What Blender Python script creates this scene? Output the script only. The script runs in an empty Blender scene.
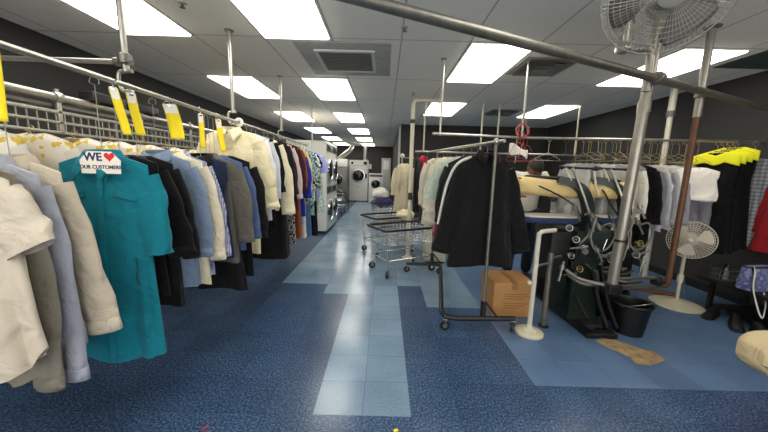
import bpy, bmesh, math, random
from mathutils import Vector, Matrix
C = bpy.context.scene.collection
sc = bpy.context.scene
PI = math.pi
sin, cos = math.sin, math.cos

# ------------------------------------------------------------------ materials
def lin(c):
    o = []
    for v in c[:3]:
        v /= 255.0
        o.append(v / 12.92 if v <= .04045 else ((v + .055) / 1.055) ** 2.4)
    return (o[0], o[1], o[2], 1)

def base(name):
    m = bpy.data.materials.new(name); m.use_nodes = True
    nt = m.node_tree; b = nt.nodes['Principled BSDF']
    return m, nt, b
def N(nt, t, **kw):
    n = nt.nodes.new(t)
    for k, v in kw.items():
        if k in n.inputs: n.inputs[k].default_value = v
        else: setattr(n, k, v)
    return n
def coords(nt, out='Object', scale=(1, 1, 1)):
    tc = N(nt, 'ShaderNodeTexCoord'); mp = N(nt, 'ShaderNodeMapping')
    mp.inputs['Scale'].default_value = scale
    nt.links.new(tc.outputs[out], mp.inputs['Vector'])
    return mp.outputs['Vector']
def ramp(nt, fac, stops, interp='LINEAR'):
    r = N(nt, 'ShaderNodeValToRGB'); r.color_ramp.interpolation = interp
    e = r.color_ramp.elements
    while len(e) < len(stops): e.new(.5)
    for el, (p, c) in zip(e, stops): el.position = p; el.color = c
    nt.links.new(fac, r.inputs['Fac'])
    return r.outputs['Color']
def mat(name, c, rough=.5, metal=0., spec=.5, noise=0., nscale=8., bump=0., bscale=200.):
    m, nt, b = base(name)
    col = lin(c)
    b.inputs['Base Color'].default_value = col
    b.inputs['Roughness'].default_value = rough
    b.inputs['Metallic'].default_value = metal
    b.inputs['Specular IOR Level'].default_value = spec
    if noise:
        v = coords(nt)
        n = N(nt, 'ShaderNodeTexNoise', Scale=nscale, Detail=4.)
        nt.links.new(v, n.inputs['Vector'])
        lo = tuple(x * (1 - noise) for x in col[:3]) + (1,)
        hi = tuple(min(1, x * (1 + noise)) for x in col[:3]) + (1,)
        nt.links.new(ramp(nt, n.outputs['Fac'], [(.3, lo), (.7, hi)]), b.inputs['Base Color'])
    if bump:
        v = coords(nt)
        n = N(nt, 'ShaderNodeTexNoise', Scale=bscale, Detail=3.)
        nt.links.new(v, n.inputs['Vector'])
        bp = N(nt, 'ShaderNodeBump', Strength=bump, Distance=.002)
        nt.links.new(n.outputs['Fac'], bp.inputs['Height'])
        nt.links.new(bp.outputs['Normal'], b.inputs['Normal'])
    return m
def cloth(name, c, pattern=None, c2=None, c3=None, scale=1., rough=.9):
    m, nt, b = base('cloth_' + name)
    b.inputs['Roughness'].default_value = rough
    b.inputs['Specular IOR Level'].default_value = .15
    b.inputs['Sheen Weight'].default_value = .08
    col = lin(c)
    v = coords(nt)
    nz = N(nt, 'ShaderNodeTexNoise', Scale=420., Detail=2.)
    nt.links.new(v, nz.inputs['Vector'])
    n2 = N(nt, 'ShaderNodeTexNoise', Scale=8., Detail=3., Distortion=.6)
    nt.links.new(v, n2.inputs['Vector'])
    bp = N(nt, 'ShaderNodeBump', Strength=.12, Distance=.001)
    nt.links.new(nz.outputs['Fac'], bp.inputs['Height'])
    b2 = N(nt, 'ShaderNodeBump', Strength=1.0, Distance=.03)
    nt.links.new(n2.outputs['Fac'], b2.inputs['Height'])
    nt.links.new(bp.outputs['Normal'], b2.inputs['Normal'])
    nt.links.new(b2.outputs['Normal'], b.inputs['Normal'])
    if not pattern:
        b.inputs['Base Color'].default_value = col
        return m
    A = lin(c2 or c); B = lin(c3 or c2 or c)
    if pattern == 'stripe':
        w = N(nt, 'ShaderNodeTexWave', Scale=14. * scale, wave_type='BANDS', bands_direction='X')
        nt.links.new(v, w.inputs['Vector'])
        out = ramp(nt, w.outputs['Fac'], [(.0, col), (.55, A)], 'CONSTANT')
    elif pattern == 'plaid':
        w1 = N(nt, 'ShaderNodeTexWave', Scale=5. * scale, Distortion=.0 if scale > 4 else .7, wave_type='BANDS', bands_direction='X')
        w2 = N(nt, 'ShaderNodeTexWave', Scale=5. * scale, Distortion=.0 if scale > 4 else .7, wave_type='BANDS', bands_direction='Z')
        nt.links.new(v, w1.inputs['Vector']); nt.links.new(v, w2.inputs['Vector'])
        ad = N(nt, 'ShaderNodeMath', operation='ADD')
        nt.links.new(w1.outputs['Fac'], ad.inputs[0]); nt.links.new(w2.outputs['Fac'], ad.inputs[1])
        hf = N(nt, 'ShaderNodeMath', operation='MULTIPLY'); hf.inputs[1].default_value = .5
        nt.links.new(ad.outputs[0], hf.inputs[0])
        out = ramp(nt, hf.outputs[0], [(0, col), (.36, A), (.66, B)], 'CONSTANT')
    else:                                                     # printed fabric
        vo = N(nt, 'ShaderNodeTexNoise', Scale=16. * scale, Detail=1.5)
        nt.links.new(v, vo.inputs['Vector'])
        out = ramp(nt, vo.outputs['Fac'], [(0, col), (.47, A), (.56, col), (.6, B)], 'CONSTANT')
    nt.links.new(out, b.inputs['Base Color'])
    return m

# ------------------------------------------------------------------ mesh helpers
class MB:
    def __init__(s): s.v = []; s.f = []
    def add(s, vs, fs):
        o = len(s.v); s.v += [tuple(p) for p in vs]; s.f += [tuple(i + o for i in q) for q in fs]
        return s
    def box(s, a, b, bev=0.):
        bm = bmesh.new(); bmesh.ops.create_cube(bm, size=1)
        for v in bm.verts:
            v.co = Vector([(a[i] + b[i]) / 2 + v.co[i] * (b[i] - a[i]) for i in range(3)])
        if bev: bmesh.ops.bevel(bm, geom=bm.edges[:] + bm.verts[:], offset=bev, segments=3, affect='EDGES', profile=.5)
        bm.verts.index_update()
        s.add([v.co[:] for v in bm.verts], [[v.index for v in f.verts] for f in bm.faces]); bm.free()
        return s
    def rings(s, rs, cap0=True, cap1=True, closed=True):
        n = len(rs[0]); vs = [p for r in rs for p in r]; fs = []
        for k in range(len(rs) - 1):
            for i in range(n if closed else n - 1):
                j = (i + 1) % n
                fs.append((k * n + i, k * n + j, (k + 1) * n + j, (k + 1) * n + i))
        if closed and cap0: fs.append(tuple(range(n - 1, -1, -1)))
        if closed and cap1: fs.append(tuple((len(rs) - 1) * n + i for i in range(n)))
        return s.add(vs, fs)
    def tube(s, pts, r, n=10, cap=True, smooth=0):
        pts = [Vector(p) for p in pts]
        if smooth: pts = spline(pts, smooth)
        m = len(pts); rs = []
        prev = None
        for i, p in enumerate(pts):
            t = (pts[min(i + 1, m - 1)] - pts[max(i - 1, 0)])
            if t.length < 1e-9: t = Vector((0, 0, 1))
            t.normalize()
            if prev is None:
                a = Vector((0, 0, 1)) if abs(t.z) < .9 else Vector((1, 0, 0))
                u = t.cross(a).normalized()
            else:
                u = (prev - t * prev.dot(t))
                u = u.normalized() if u.length > 1e-6 else t.orthogonal().normalized()
            prev = u; w = t.cross(u)
            rr = r[i] if isinstance(r, (list, tuple)) else r
            rs.append([p + (u * cos(2 * PI * k / n) + w * sin(2 * PI * k / n)) * rr for k in range(n)])
        return s.rings(rs, cap, cap)
    def bar(s, pts, w, h, up=(0, 0, 1), smooth=0):          # rectangular section sweep
        pts = [Vector(p) for p in pts]
        if smooth: pts = spline(pts, smooth)
        m = len(pts); rs = []; up = Vector(up)
        for i, p in enumerate(pts):
            t = (pts[min(i + 1, m - 1)] - pts[max(i - 1, 0)]).normalized()
            a = up.cross(t)
            a = a.normalized() if a.length > 1e-6 else t.orthogonal().normalized()
            b = t.cross(a)
            rs.append([p + a * w / 2 + b * h / 2, p - a * w / 2 + b * h / 2, p - a * w / 2 - b * h / 2, p + a * w / 2 - b * h / 2])
        return s.rings(rs)
    def lathe(s, prof, c=(0, 0, 0), axis=(0, 0, 1), n=28, cap=True):
        ax = Vector(axis).normalized(); u = ax.orthogonal().normalized(); w = ax.cross(u); c = Vector(c)
        rs = [[c + ax * z + (u * cos(2 * PI * k / n) + w * sin(2 * PI * k / n)) * r for k in range(n)] for r, z in prof]
        return s.rings(rs, cap, cap)
    def ring(s, c, R, r, axis=(0, 0, 1), n=36, m=6, frac=1., start=0.):
        ax = Vector(axis).normalized(); u = ax.orthogonal().normalized(); w = ax.cross(u); c = Vector(c)
        pts = [c + (u * cos(start + 2 * PI * frac * k / n) + w * sin(start + 2 * PI * frac * k / n)) * R for k in range(n + 1)]
        return s.tube(pts, r, m)
    def grid(s, fn, nu, nv):
        vs = [fn(i / nu, j / nv) for j in range(nv + 1) for i in range(nu + 1)]
        return s.add(vs, [(j * (nu + 1) + i, j * (nu + 1) + i + 1, (j + 1) * (nu + 1) + i + 1, (j + 1) * (nu + 1) + i) for j in range(nv) for i in range(nu)])
    def ell(s, c, r, n=20, m=12, fn=None):
        vs = []; 
        for j in range(m + 1):
            ph = PI * j / m
            for i in range(n):
                th = 2 * PI * i / n
                p = Vector((sin(ph) * cos(th), sin(ph) * sin(th), cos(ph)))
                q = Vector((c[0] + p.x * r[0], c[1] + p.y * r[1], c[2] + p.z * r[2]))
                vs.append(fn(p, q) if fn else q)
        return s.add(vs, [(j * n + i, (j + 1) * n + i, (j + 1) * n + (i + 1) % n, j * n + (i + 1) % n) for j in range(m) for i in range(n)])

def spline(pts, k):
    out = []; n = len(pts)
    for i in range(n - 1):
        p0, p1, p2, p3 = pts[max(i - 1, 0)], pts[i], pts[i + 1], pts[min(i + 2, n - 1)]
        for j in range(k):
            t = j / k
            out.append(.5 * ((2 * p1) + (p2 - p0) * t + (2 * p0 - 5 * p1 + 4 * p2 - p3) * t * t + (3 * p1 - p0 - 3 * p2 + p3) * t ** 3))
    out.append(pts[-1]); return out

def obj(name, mb, m, parent=None, smooth=True, loc=None, rot=None, solid=0., sub=0, angle=40):
    me = bpy.data.meshes.new(name); me.from_pydata([tuple(p) for p in mb.v], [], mb.f); me.update()
    bm = bmesh.new(); bm.from_mesh(me)
    bmesh.ops.recalc_face_normals(bm, faces=bm.faces[:])
    if smooth:
        for f in bm.faces: f.smooth = True
        lim = math.radians(angle)
        for e in bm.edges:
            if len(e.link_faces) == 2 and e.calc_face_angle(0) > lim: e.smooth = False
    bm.to_mesh(me); bm.free()
    for mm in (m if isinstance(m, (list, tuple)) else [m]): me.materials.append(mm)
    o = bpy.data.objects.new(name, me); C.objects.link(o)
    if parent: o.parent = parent
    if loc: o.location = loc
    if rot: o.rotation_euler = rot
    if solid:
        md = o.modifiers.new('thick', 'SOLIDIFY'); md.thickness = solid; md.offset = 0
    if sub:
        md = o.modifiers.new('sub', 'SUBSURF'); md.levels = sub; md.render_levels = sub
    return o
def tag(o, label, cat, group=None):
    o['label'] = label; o['category'] = cat
    if group: o['group'] = group
    return o
def thing(name, label, cat, loc=(0, 0, 0), rz=0., group=None, rot=None):
    o = bpy.data.objects.new(name, None); C.objects.link(o); o.empty_display_size = .05
    o.location = loc; o.rotation_euler = rot or (0, 0, rz)
    return tag(o, label, cat, group)
def struct(name, mb, m, **kw):
    o = obj(name, mb, m, **kw); o['kind'] = 'structure'; return o
def dup(root, loc, rz=None, label=None, group=None, rot=None):
    r = root.copy(); C.objects.link(r); r.location = loc
    if rz is not None: r.rotation_euler = (0, 0, rz)
    if rot is not None: r.rotation_euler = rot
    if label: r['label'] = label
    if group: r['group'] = group
    for ch in list(root.children):
        c = ch.copy(); C.objects.link(c); c.parent = r
        for g in list(ch.children):
            d = g.copy(); C.objects.link(d); d.parent = c
    return r

CHROME = mat('galvanised_steel', (176, 174, 166), .34, .85, noise=.12, nscale=30)
BRIGHT = mat('bright_chrome', (205, 205, 202), .22, .95)
DKSTEEL = mat('dull_grey_pipe', (120, 118, 110), .42, .7, noise=.15, nscale=20)
WHITEP = mat('white_enamel', (204, 199, 184), .38, noise=.04, nscale=12)
CREAMP = mat('cream_paint', (206, 199, 174), .4, noise=.05, nscale=9)
BLACKP = mat('black_paint', (22, 22, 24), .45)
BLACKM = mat('black_iron', (26, 27, 26), .5, .3, noise=.3, nscale=14)
RUBBER = mat('black_rubber', (18, 18, 19), .6)
GREEN = mat('dark_green_enamel', (22, 38, 31), .35, noise=.2, nscale=10)
WIREG = mat('wire_grey', (150, 148, 140), .35, .8)
WIREGOLD = mat('wire_gold', (178, 152, 96), .38, .75)
WIRERED = mat('wire_pink_red', (176, 74, 70), .45, .2)
YELLOW = mat('yellow_ticket', (244, 218, 24), .7)
NEON = mat('neon_yellow_paper', (236, 234, 10), .7)
PAPER = mat('white_paper', (236, 232, 222), .8)
GREYPL = mat('grey_plastic', (96, 98, 98), .5)

# ------------------------------------------------------------------ camera
f_px, pitch, roll = 301., .1506, .0254
cam = bpy.data.objects.new('camera', bpy.data.cameras.new('camera')); C.objects.link(cam)
cam.data.sensor_width = 36; cam.data.lens = 36 * f_px / 768; cam.data.clip_start = .05
fw = Vector((0, cos(pitch), -sin(pitch))); rt = Vector((1, 0, 0)); up = rt.cross(fw)
r2 = rt * cos(roll) + up * sin(roll); u2 = up * cos(roll) - rt * sin(roll)
M = Matrix((r2, u2, -fw)).transposed().to_4x4(); M.translation = (0, 0, 1.5)
cam.matrix_world = M; sc.camera = cam

# ------------------------------------------------------------------ room shell
XL, XR, YF, YM, YB, ZC = -3.4, 4.34, -2.6, 8.4, 16.4, 2.74
XC = .37                                                    # corridor wall beyond the dark partition

def floor_tile(name, cols, rough=.3):
    m, nt, b = base(name)
    v = coords(nt)
    n1 = N(nt, 'ShaderNodeTexNoise', Scale=75., Detail=3., Roughness=.7)
    nt.links.new(v, n1.inputs['Vector'])
    cc = ramp(nt, n1.outputs['Fac'], [(.32, lin(cols[0])), (.5, lin(cols[1])), (.7, lin(cols[2]))])
    # each tile a touch lighter or darker
    mp = coords(nt, scale=(1 / .305, 1 / .305, 0))
    off = N(nt, 'ShaderNodeVectorMath', operation='ADD'); off.inputs[1].default_value = (.41 / .305, -1.65 / .305 + 40, 0)
    nt.links.new(mp, off.inputs[0])
    fl = N(nt, 'ShaderNodeVectorMath', operation='FLOOR'); nt.links.new(off.outputs[0], fl.inputs[0])
    wn = N(nt, 'ShaderNodeTexWhiteNoise', noise_dimensions='3D'); nt.links.new(fl.outputs[0], wn.inputs['Vector'])
    fr = N(nt, 'ShaderNodeVectorMath', operation='FRACTION'); nt.links.new(off.outputs[0], fr.inputs[0])
    sx = N(nt, 'ShaderNodeSeparateXYZ'); nt.links.new(fr.outputs[0], sx.inputs[0])
    val = ramp(nt, wn.outputs['Value'], [(0, (.88, .88, .88, 1)), (1, (1.1, 1.1, 1.1, 1))])
    mul = N(nt, 'ShaderNodeMix', data_type='RGBA', blend_type='MULTIPLY'); mul.inputs['Factor'].default_value = 1
    nt.links.new(cc, mul.inputs[6]); nt.links.new(val, mul.inputs[7])
    # worn traffic marks
    n2 = N(nt, 'ShaderNodeTexNoise', Scale=3., Detail=3., Roughness=.5); nt.links.new(v, n2.inputs['Vector'])
    wear = ramp(nt, n2.outputs['Fac'], [(.35, (.9, .9, .9, 1)), (.68, (1.13, 1.11, 1.07, 1))])
    mu2 = N(nt, 'ShaderNodeMix', data_type='RGBA', blend_type='MULTIPLY'); mu2.inputs['Factor'].default_value = 1
    nt.links.new(mul.outputs[2], mu2.inputs[6]); nt.links.new(wear, mu2.inputs[7])
    # joints
    def edge(o):
        a = N(nt, 'ShaderNodeMath', operation='SUBTRACT'); a.inputs[1].default_value = .5; nt.links.new(o, a.inputs[0])
        c = N(nt, 'ShaderNodeMath', operation='ABSOLUTE'); nt.links.new(a.outputs[0], c.inputs[0])
        g = N(nt, 'ShaderNodeMath', operation='GREATER_THAN'); g.inputs[1].default_value = .491; nt.links.new(c.outputs[0], g.inputs[0])
        return g.outputs[0]
    mx = N(nt, 'ShaderNodeMath', operation='MAXIMUM')
    nt.links.new(edge(sx.outputs['X']), mx.inputs[0]); nt.links.new(edge(sx.outputs['Y']), mx.inputs[1])
    jf = N(nt, 'ShaderNodeMath', operation='MULTIPLY'); jf.inputs[1].default_value = .4; nt.links.new(mx.outputs[0], jf.inputs[0])
    mj = N(nt, 'ShaderNodeMix', data_type='RGBA'); nt.links.new(jf.outputs[0], mj.inputs['Factor'])
    nt.links.new(mu2.outputs[2], mj.inputs[6]); mj.inputs[7].default_value = lin((40, 52, 72))
    nt.links.new(mj.outputs[2], b.inputs['Base Color'])
    b.inputs['Roughness'].default_value = rough
    b.inputs['Specular IOR Level'].default_value = .45
    bp = N(nt, 'ShaderNodeBump', Strength=.05, Distance=.002); nt.links.new(n1.outputs['Fac'], bp.inputs['Height'])
    nt.links.new(bp.outputs['Normal'], b.inputs['Normal'])
    return m
DARKT = floor_tile('dark_blue_vinyl_tile', [(32, 50, 78), (51, 75, 108), (104, 130, 158)], .24)
LIGHTT = floor_tile('light_blue_vinyl_tile', [(108, 134, 158), (120, 146, 170), (134, 158, 180)], .19)
LIGHTT_TONED = floor_tile('light_tile_lighting_tone', [(76, 102, 136), (84, 110, 144), (94, 120, 152)], .36)  # light tile again, right-hand lighting put into the colour

xs = [XL] + [-.41 + .305 * k for k in range(-9, 16) if XL < -.41 + .305 * k < XR] + [XR]
ys = [YF] + [1.65 + .305 * k for k in range(-13, 48) if YF < 1.65 + .305 * k < YB] + [YB]
mb = MB(); fm = []
for y in ys:
    for x in xs: mb.v.append((x, y, 0))
nx = len(xs)
for j in range(len(ys) - 1):
    for i in range(nx - 1):
        x = (xs[i] + xs[i + 1]) / 2; y = (ys[j] + ys[j + 1]) / 2
        k = 0
        if y > 1.65 and -.41 < x < .2: k = 1
        if y > 3.48 and -.715 < x < .2: k = 1
        if y > 3.785 and -1.325 < x < .5: k = 1
        if y > 3.175 and x > .505: k = 1
        if x > 1.115 and y > 1.955: k = 2
        if y > 6.5 and x > -1.4: k = 1
        mb.f.append((j * nx + i, j * nx + i + 1, (j + 1) * nx + i + 1, (j + 1) * nx + i)); fm.append(k)
fl = struct('floor', mb, [DARKT, LIGHTT, LIGHTT_TONED], smooth=False)
fl.data.polygons.foreach_set('material_index', fm)
if fl.data.polygons[0].normal.z < 0: fl.data.flip_normals()

# ceiling with a lay-in grid
PX, PY, OX, OY = .665, 1.265, -1.205, 1.84
m, nt, b = base('ceiling_tile')
v = coords(nt, scale=(1 / PX, 1 / PY, 0))
off = N(nt, 'ShaderNodeVectorMath', operation='ADD'); off.inputs[1].default_value = (-OX / PX + 20, -OY / PY + 20, 0); nt.links.new(v, off.inputs[0])
fr = N(nt, 'ShaderNodeVectorMath', operation='FRACTION'); nt.links.new(off.outputs[0], fr.inputs[0])
sx = N(nt, 'ShaderNodeSeparateXYZ'); nt.links.new(fr.outputs[0], sx.inputs[0])
def edge(o, w):
    a = N(nt, 'ShaderNodeMath', operation='SUBTRACT'); a.inputs[1].default_value = .5; nt.links.new(o, a.inputs[0])
    c = N(nt, 'ShaderNodeMath', operation='ABSOLUTE'); nt.links.new(a.outputs[0], c.inputs[0])
    g = N(nt, 'ShaderNodeMath', operation='GREATER_THAN'); g.inputs[1].default_value = .5 - w; nt.links.new(c.outputs[0], g.inputs[0])
    return g.outputs[0]
mx = N(nt, 'ShaderNodeMath', operation='MAXIMUM'); nt.links.new(edge(sx.outputs['X'], .012), mx.inputs[0]); nt.links.new(edge(sx.outputs['Y'], .0065), mx.inputs[1])
mj = N(nt, 'ShaderNodeMix', data_type='RGBA'); nt.links.new(mx.outputs[0], mj.inputs['Factor'])
n1 = N(nt, 'ShaderNodeTexNoise', Scale=160., Detail=2.); nt.links.new(coords(nt), n1.inputs['Vector'])
nt.links.new(ramp(nt, n1.outputs['Fac'], [(.35, lin((240, 236, 226))), (.65, lin((250, 247, 238)))]), mj.inputs[6])
mj.inputs[7].default_value = lin((196, 193, 184))
nt.links.new(mj.outputs[2], b.inputs['Base Color']); b.inputs['Roughness'].default_value = .9
struct('ceiling', MB().box((XL, YF, ZC), (XR, YB, ZC + .1)), m, smooth=False)
WALL = mat('charcoal_wall', (48, 47, 46), .75, noise=.06, nscale=3)
FRAME0 = mat('window_frame_grey', (150, 150, 148), .4, .5)
WHITEW = mat('off_white_wall', (214, 212, 206), .7)
struct('wall_left', MB().box((XL - .12, YF, 0), (XL, YB, ZC)), WALL, smooth=False)
struct('wall_right', MB().box((XR, YF, 0), (XR + .12, YM + .12, ZC)), WALL, smooth=False)
struct('wall_middle', MB().box((XC, YM, 0), (XR, YM + .12, ZC)), WALL, smooth=False)
struct('wall_corridor', MB().box((XC, YM + .12, 0), (XC + .12, YB, ZC)), WALL, smooth=False)
struct('wall_back', MB().box((XL, YB, 0), (XC + .12, YB + .12, ZC)), WALL, smooth=False)
wf = MB().box((XL, YF - .12, 0), (XR, YF, .5)).box((XL, YF - .12, 2.5), (XR, YF, ZC)).box((XL, YF - .12, .5), (XL + .4, YF, 2.5)).box((XR - .4, YF - .12, .5), (XR, YF, 2.5)).box((.3, YF - .12, .5), (.6, YF, 2.5))
struct('wall_front', wf, WHITEW, smooth=False)
gm, nt, b = base('added_window_glass'); tr_ = N(nt, 'ShaderNodeBsdfTransparent'); gl_ = N(nt, 'ShaderNodeBsdfGlossy'); gl_.inputs['Roughness'].default_value = .02; mx_ = N(nt, 'ShaderNodeMixShader'); mx_.inputs[0].default_value = .08
nt.links.new(tr_.outputs[0], mx_.inputs[1]); nt.links.new(gl_.outputs[0], mx_.inputs[2]); nt.links.new(mx_.outputs[0], nt.nodes['Material Output'].inputs['Surface'])
for k_, (xa, xb) in enumerate(((XL + .4, .3), (.6, XR - .4))):  # unseen glazed openings, added so daylight brightens the ceiling
    wd = struct('window_%d' % (k_ + 1), MB().box((xa, YF - .1, .5), (xa + .05, YF - .02, 2.5)).box((xb - .05, YF - .1, .5), (xb, YF - .02, 2.5)).box((xa + .05, YF - .1, .5), (xb - .05, YF - .02, .55)).box((xa + .05, YF - .1, 2.45), (xb - .05, YF - .02, 2.5)), FRAME0, smooth=False)
    gp = obj('added_glass_pane', MB().box((xa + .05, YF - .065, .55), (xb - .05, YF - .06, 2.45)), gm, wd, smooth=False)
struct('trim_1', MB().box((XC - .02, YM - .02, 0), (XC + .03, YM + .14, ZC), .005), mat('pale_corner_trim', (176, 176, 170), .5))
BASEB = mat('black_skirting', (20, 20, 21), .5)
struct('baseboard_right', MB().box((XR - .012, YF, 0), (XR, YM, .1)), BASEB, smooth=False)
struct('baseboard_middle', MB().box((XC + .03, YM - .012, 0), (XR - .012, YM, .1)), BASEB, smooth=False)
struct('baseboard_left', MB().box((XL, YF, 0), (XL + .012, YB, .1)), BASEB, smooth=False)
# door in the far corridor wall
dw = struct('door_1', MB().box((-.2, YB - .05, 0), (.3, YB - .001, 2.15), .01), mat('pale_door', (196, 196, 192), .5))
d2 = struct('door_pane', MB().box((-.1, YB - .056, 1.55), (.2, YB - .05, 2.02)), mat('door_glass', (238, 240, 240), .2)); d2.parent = dw; del d2['kind']
# bare worn patch where the tiles have lifted
PATCH = mat('bare_subfloor', (150, 126, 92), .85, noise=.45, nscale=16)
pp = [(1.96, 2.57), (2.09, 2.62), (2.21, 2.56), (2.29, 2.46), (2.38, 2.42), (2.37, 2.3), (2.17, 2.22), (2.06, 2.24), (2.1, 2.33), (2.05, 2.4), (2.0, 2.47)]
struct('floor_patch', MB().add([(x, y, .002) for x, y in pp], [tuple(range(len(pp)))]), PATCH, smooth=False)

# ------------------------------------------------------------------ ceiling lights and vents
EM, nt, b = base('fluorescent_diffuser')
b.inputs['Base Color'].default_value = (.9, .9, .88, 1)
b.inputs['Emission Color'].default_value = (1, .955, .86, 1); b.inputs['Emission Strength'].default_value = 5.6
FRAME = mat('light_frame', (214, 212, 205), .5)
def light():
    t = thing('ceiling_light', 'x', 'ceiling light')
    w, l = .305, .615
    obj('diffuser', MB().box((-w, -l, -.026), (w, l, -.002), .008), EM, t, smooth=False)
    fr = MB(); w2, l2 = w + .014, l + .011
    for a, c in (((-w2, -l2, -.014), (-w, l2, -.001)), ((w, -l2, -.014), (w2, l2, -.001)), ((-w, -l2, -.014), (w, -l, -.001)), ((-w, l, -.014), (w, l2, -.001))): fr.box(a, c)
    obj('frame', fr, FRAME, t, smooth=False)
    return t
L0 = None
ordn = ['nearest', 'second', 'third', 'fourth', 'fifth', 'sixth', 'seventh', 'eighth']
cols = dict(A=(-2.185, 0, 6, 'fluorescent ceiling panel, {} in the row above the left-hand clothes'),
            B=(-.87, 0, 6, 'fluorescent ceiling panel, {} in the row above the aisle'),
            C=(1.12, 1, 3, 'fluorescent ceiling panel, {} in the row above the wheeled garment rack'),
            D=(3.17, 1, 3, 'fluorescent ceiling panel, {} in the row above the steam presses'))
for k, (x, s, n, lab) in cols.items():
    for i in range(-1, n):
        y = OY + PY * (2 * i + s) + PY / 2
        if k in 'AB' and y > 15.8 or k in 'CD' and y > 8: continue
        if i == -1: la = lab.format('unlit-by-view') ; la = lab.format('unseen added one behind the viewer')  # out-of-view panels continuing the rows, added to light the clothes
        else: la = lab.format(ordn[i] + ' one')
        if L0 is None: L0 = light(); L0.location = (x, y, ZC); L0['label'] = la; L0['group'] = 'fluorescent ceiling panels'
        else: dup(L0, (x, y, ZC), label=la, group='fluorescent ceiling panels')
# return-air vent
VG = mat('dusty_vent_grey', (176, 176, 170), .7, noise=.12, nscale=9); VD = mat('vent_dark', (118, 118, 114), .8); VD2 = mat('diffuser_louvre', (128, 127, 120), .7)
t = thing('return_vent', 'grey square return vent with slatted grille set in the ceiling over the aisle', 'air vent', (-.46, 3.69, ZC))
obj('panel', MB().box((-.49, -.52, -.012), (.49, .52, -.001), .004), VG, t)
obj('backing', MB().box((-.29, -.31, -.018), (.29, .31, -.012)), VD, t, smooth=False)
fr = MB()
for a, c in (((-.32, -.34, -.03), (-.28, .34, -.012)), ((.28, -.34, -.03), (.32, .34, -.012)), ((-.28, -.34, -.03), (.28, -.3, -.012)), ((-.28, .3, -.03), (.28, .34, -.012))): fr.box(a, c)
obj('grille_frame', fr, FRAME, t, smooth=False)
sl = MB()
for i in range(13):
    y = -.28 + i * .0467
    sl.add([(-.28, y, -.026), (.28, y, -.026), (.28, y + .03, -.016), (-.28, y + .03, -.016)], [(0, 1, 2, 3)])
obj('slats', sl, VG, t, smooth=False, solid=.002)
def diffuser(loc, lab):
    t = thing('ceiling_diffuser', lab, 'air vent', loc)
    obj('panel', MB().box((-.3, -.3, -.01), (.3, .3, -.001)), mat('diffuser_pale', (168, 167, 160), .6), t, smooth=False)
    ls = MB()
    for k, r in enumerate((.25, .18, .11)):
        z0, z1 = -.012, -.035
        o = [(-r, -r), (r, -r), (r, r), (-r, r)]; q = [(a * .82, c * .82) for a, c in o]
        for i in range(4):
            j = (i + 1) % 4
            ls.add([(*o[i], z1), (*o[j], z1), (*q[j], z0), (*q[i], z0)], [(0, 1, 2, 3)])
    obj('louvre', ls, VD2, t, smooth=False, solid=.003)
    obj('throat', MB().box((-.24, -.24, -.0125), (.24, .24, -.01)), VD2, t, smooth=False)
diffuser((1.79, 3.72, ZC), 'square supply air diffuser beside the light above the wheeled rack')
diffuser((2.36, 6.42, ZC), 'small far supply air diffuser near the dark partition wall')
struct('trim_2', MB().box((3.66, 3.08, ZC - .006), (XR - .001, 3.62, ZC - .0005)), mat('dark_green_ceiling_tile', (70, 80, 74), .8), smooth=False)
for (x, y), la in zip(((-1.6, 2.54), (.14, 2.84), (.42, 5.08)), ('small ceiling sprinkler head left of the largest light', 'small ceiling sprinkler head beside the return vent', 'small ceiling sprinkler head above the cream post')):
    t = thing('sprinkler_head', la, 'sprinkler', (x, y, ZC))
    obj('escutcheon', MB().lathe([(.03, 0), (.028, -.006), (.012, -.009)]), VG, t)
    obj('nozzle', MB().lathe([(.009, -.008), (.009, -.03), (.02, -.032), (.02, -.036)]), DKSTEEL, t)

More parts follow.
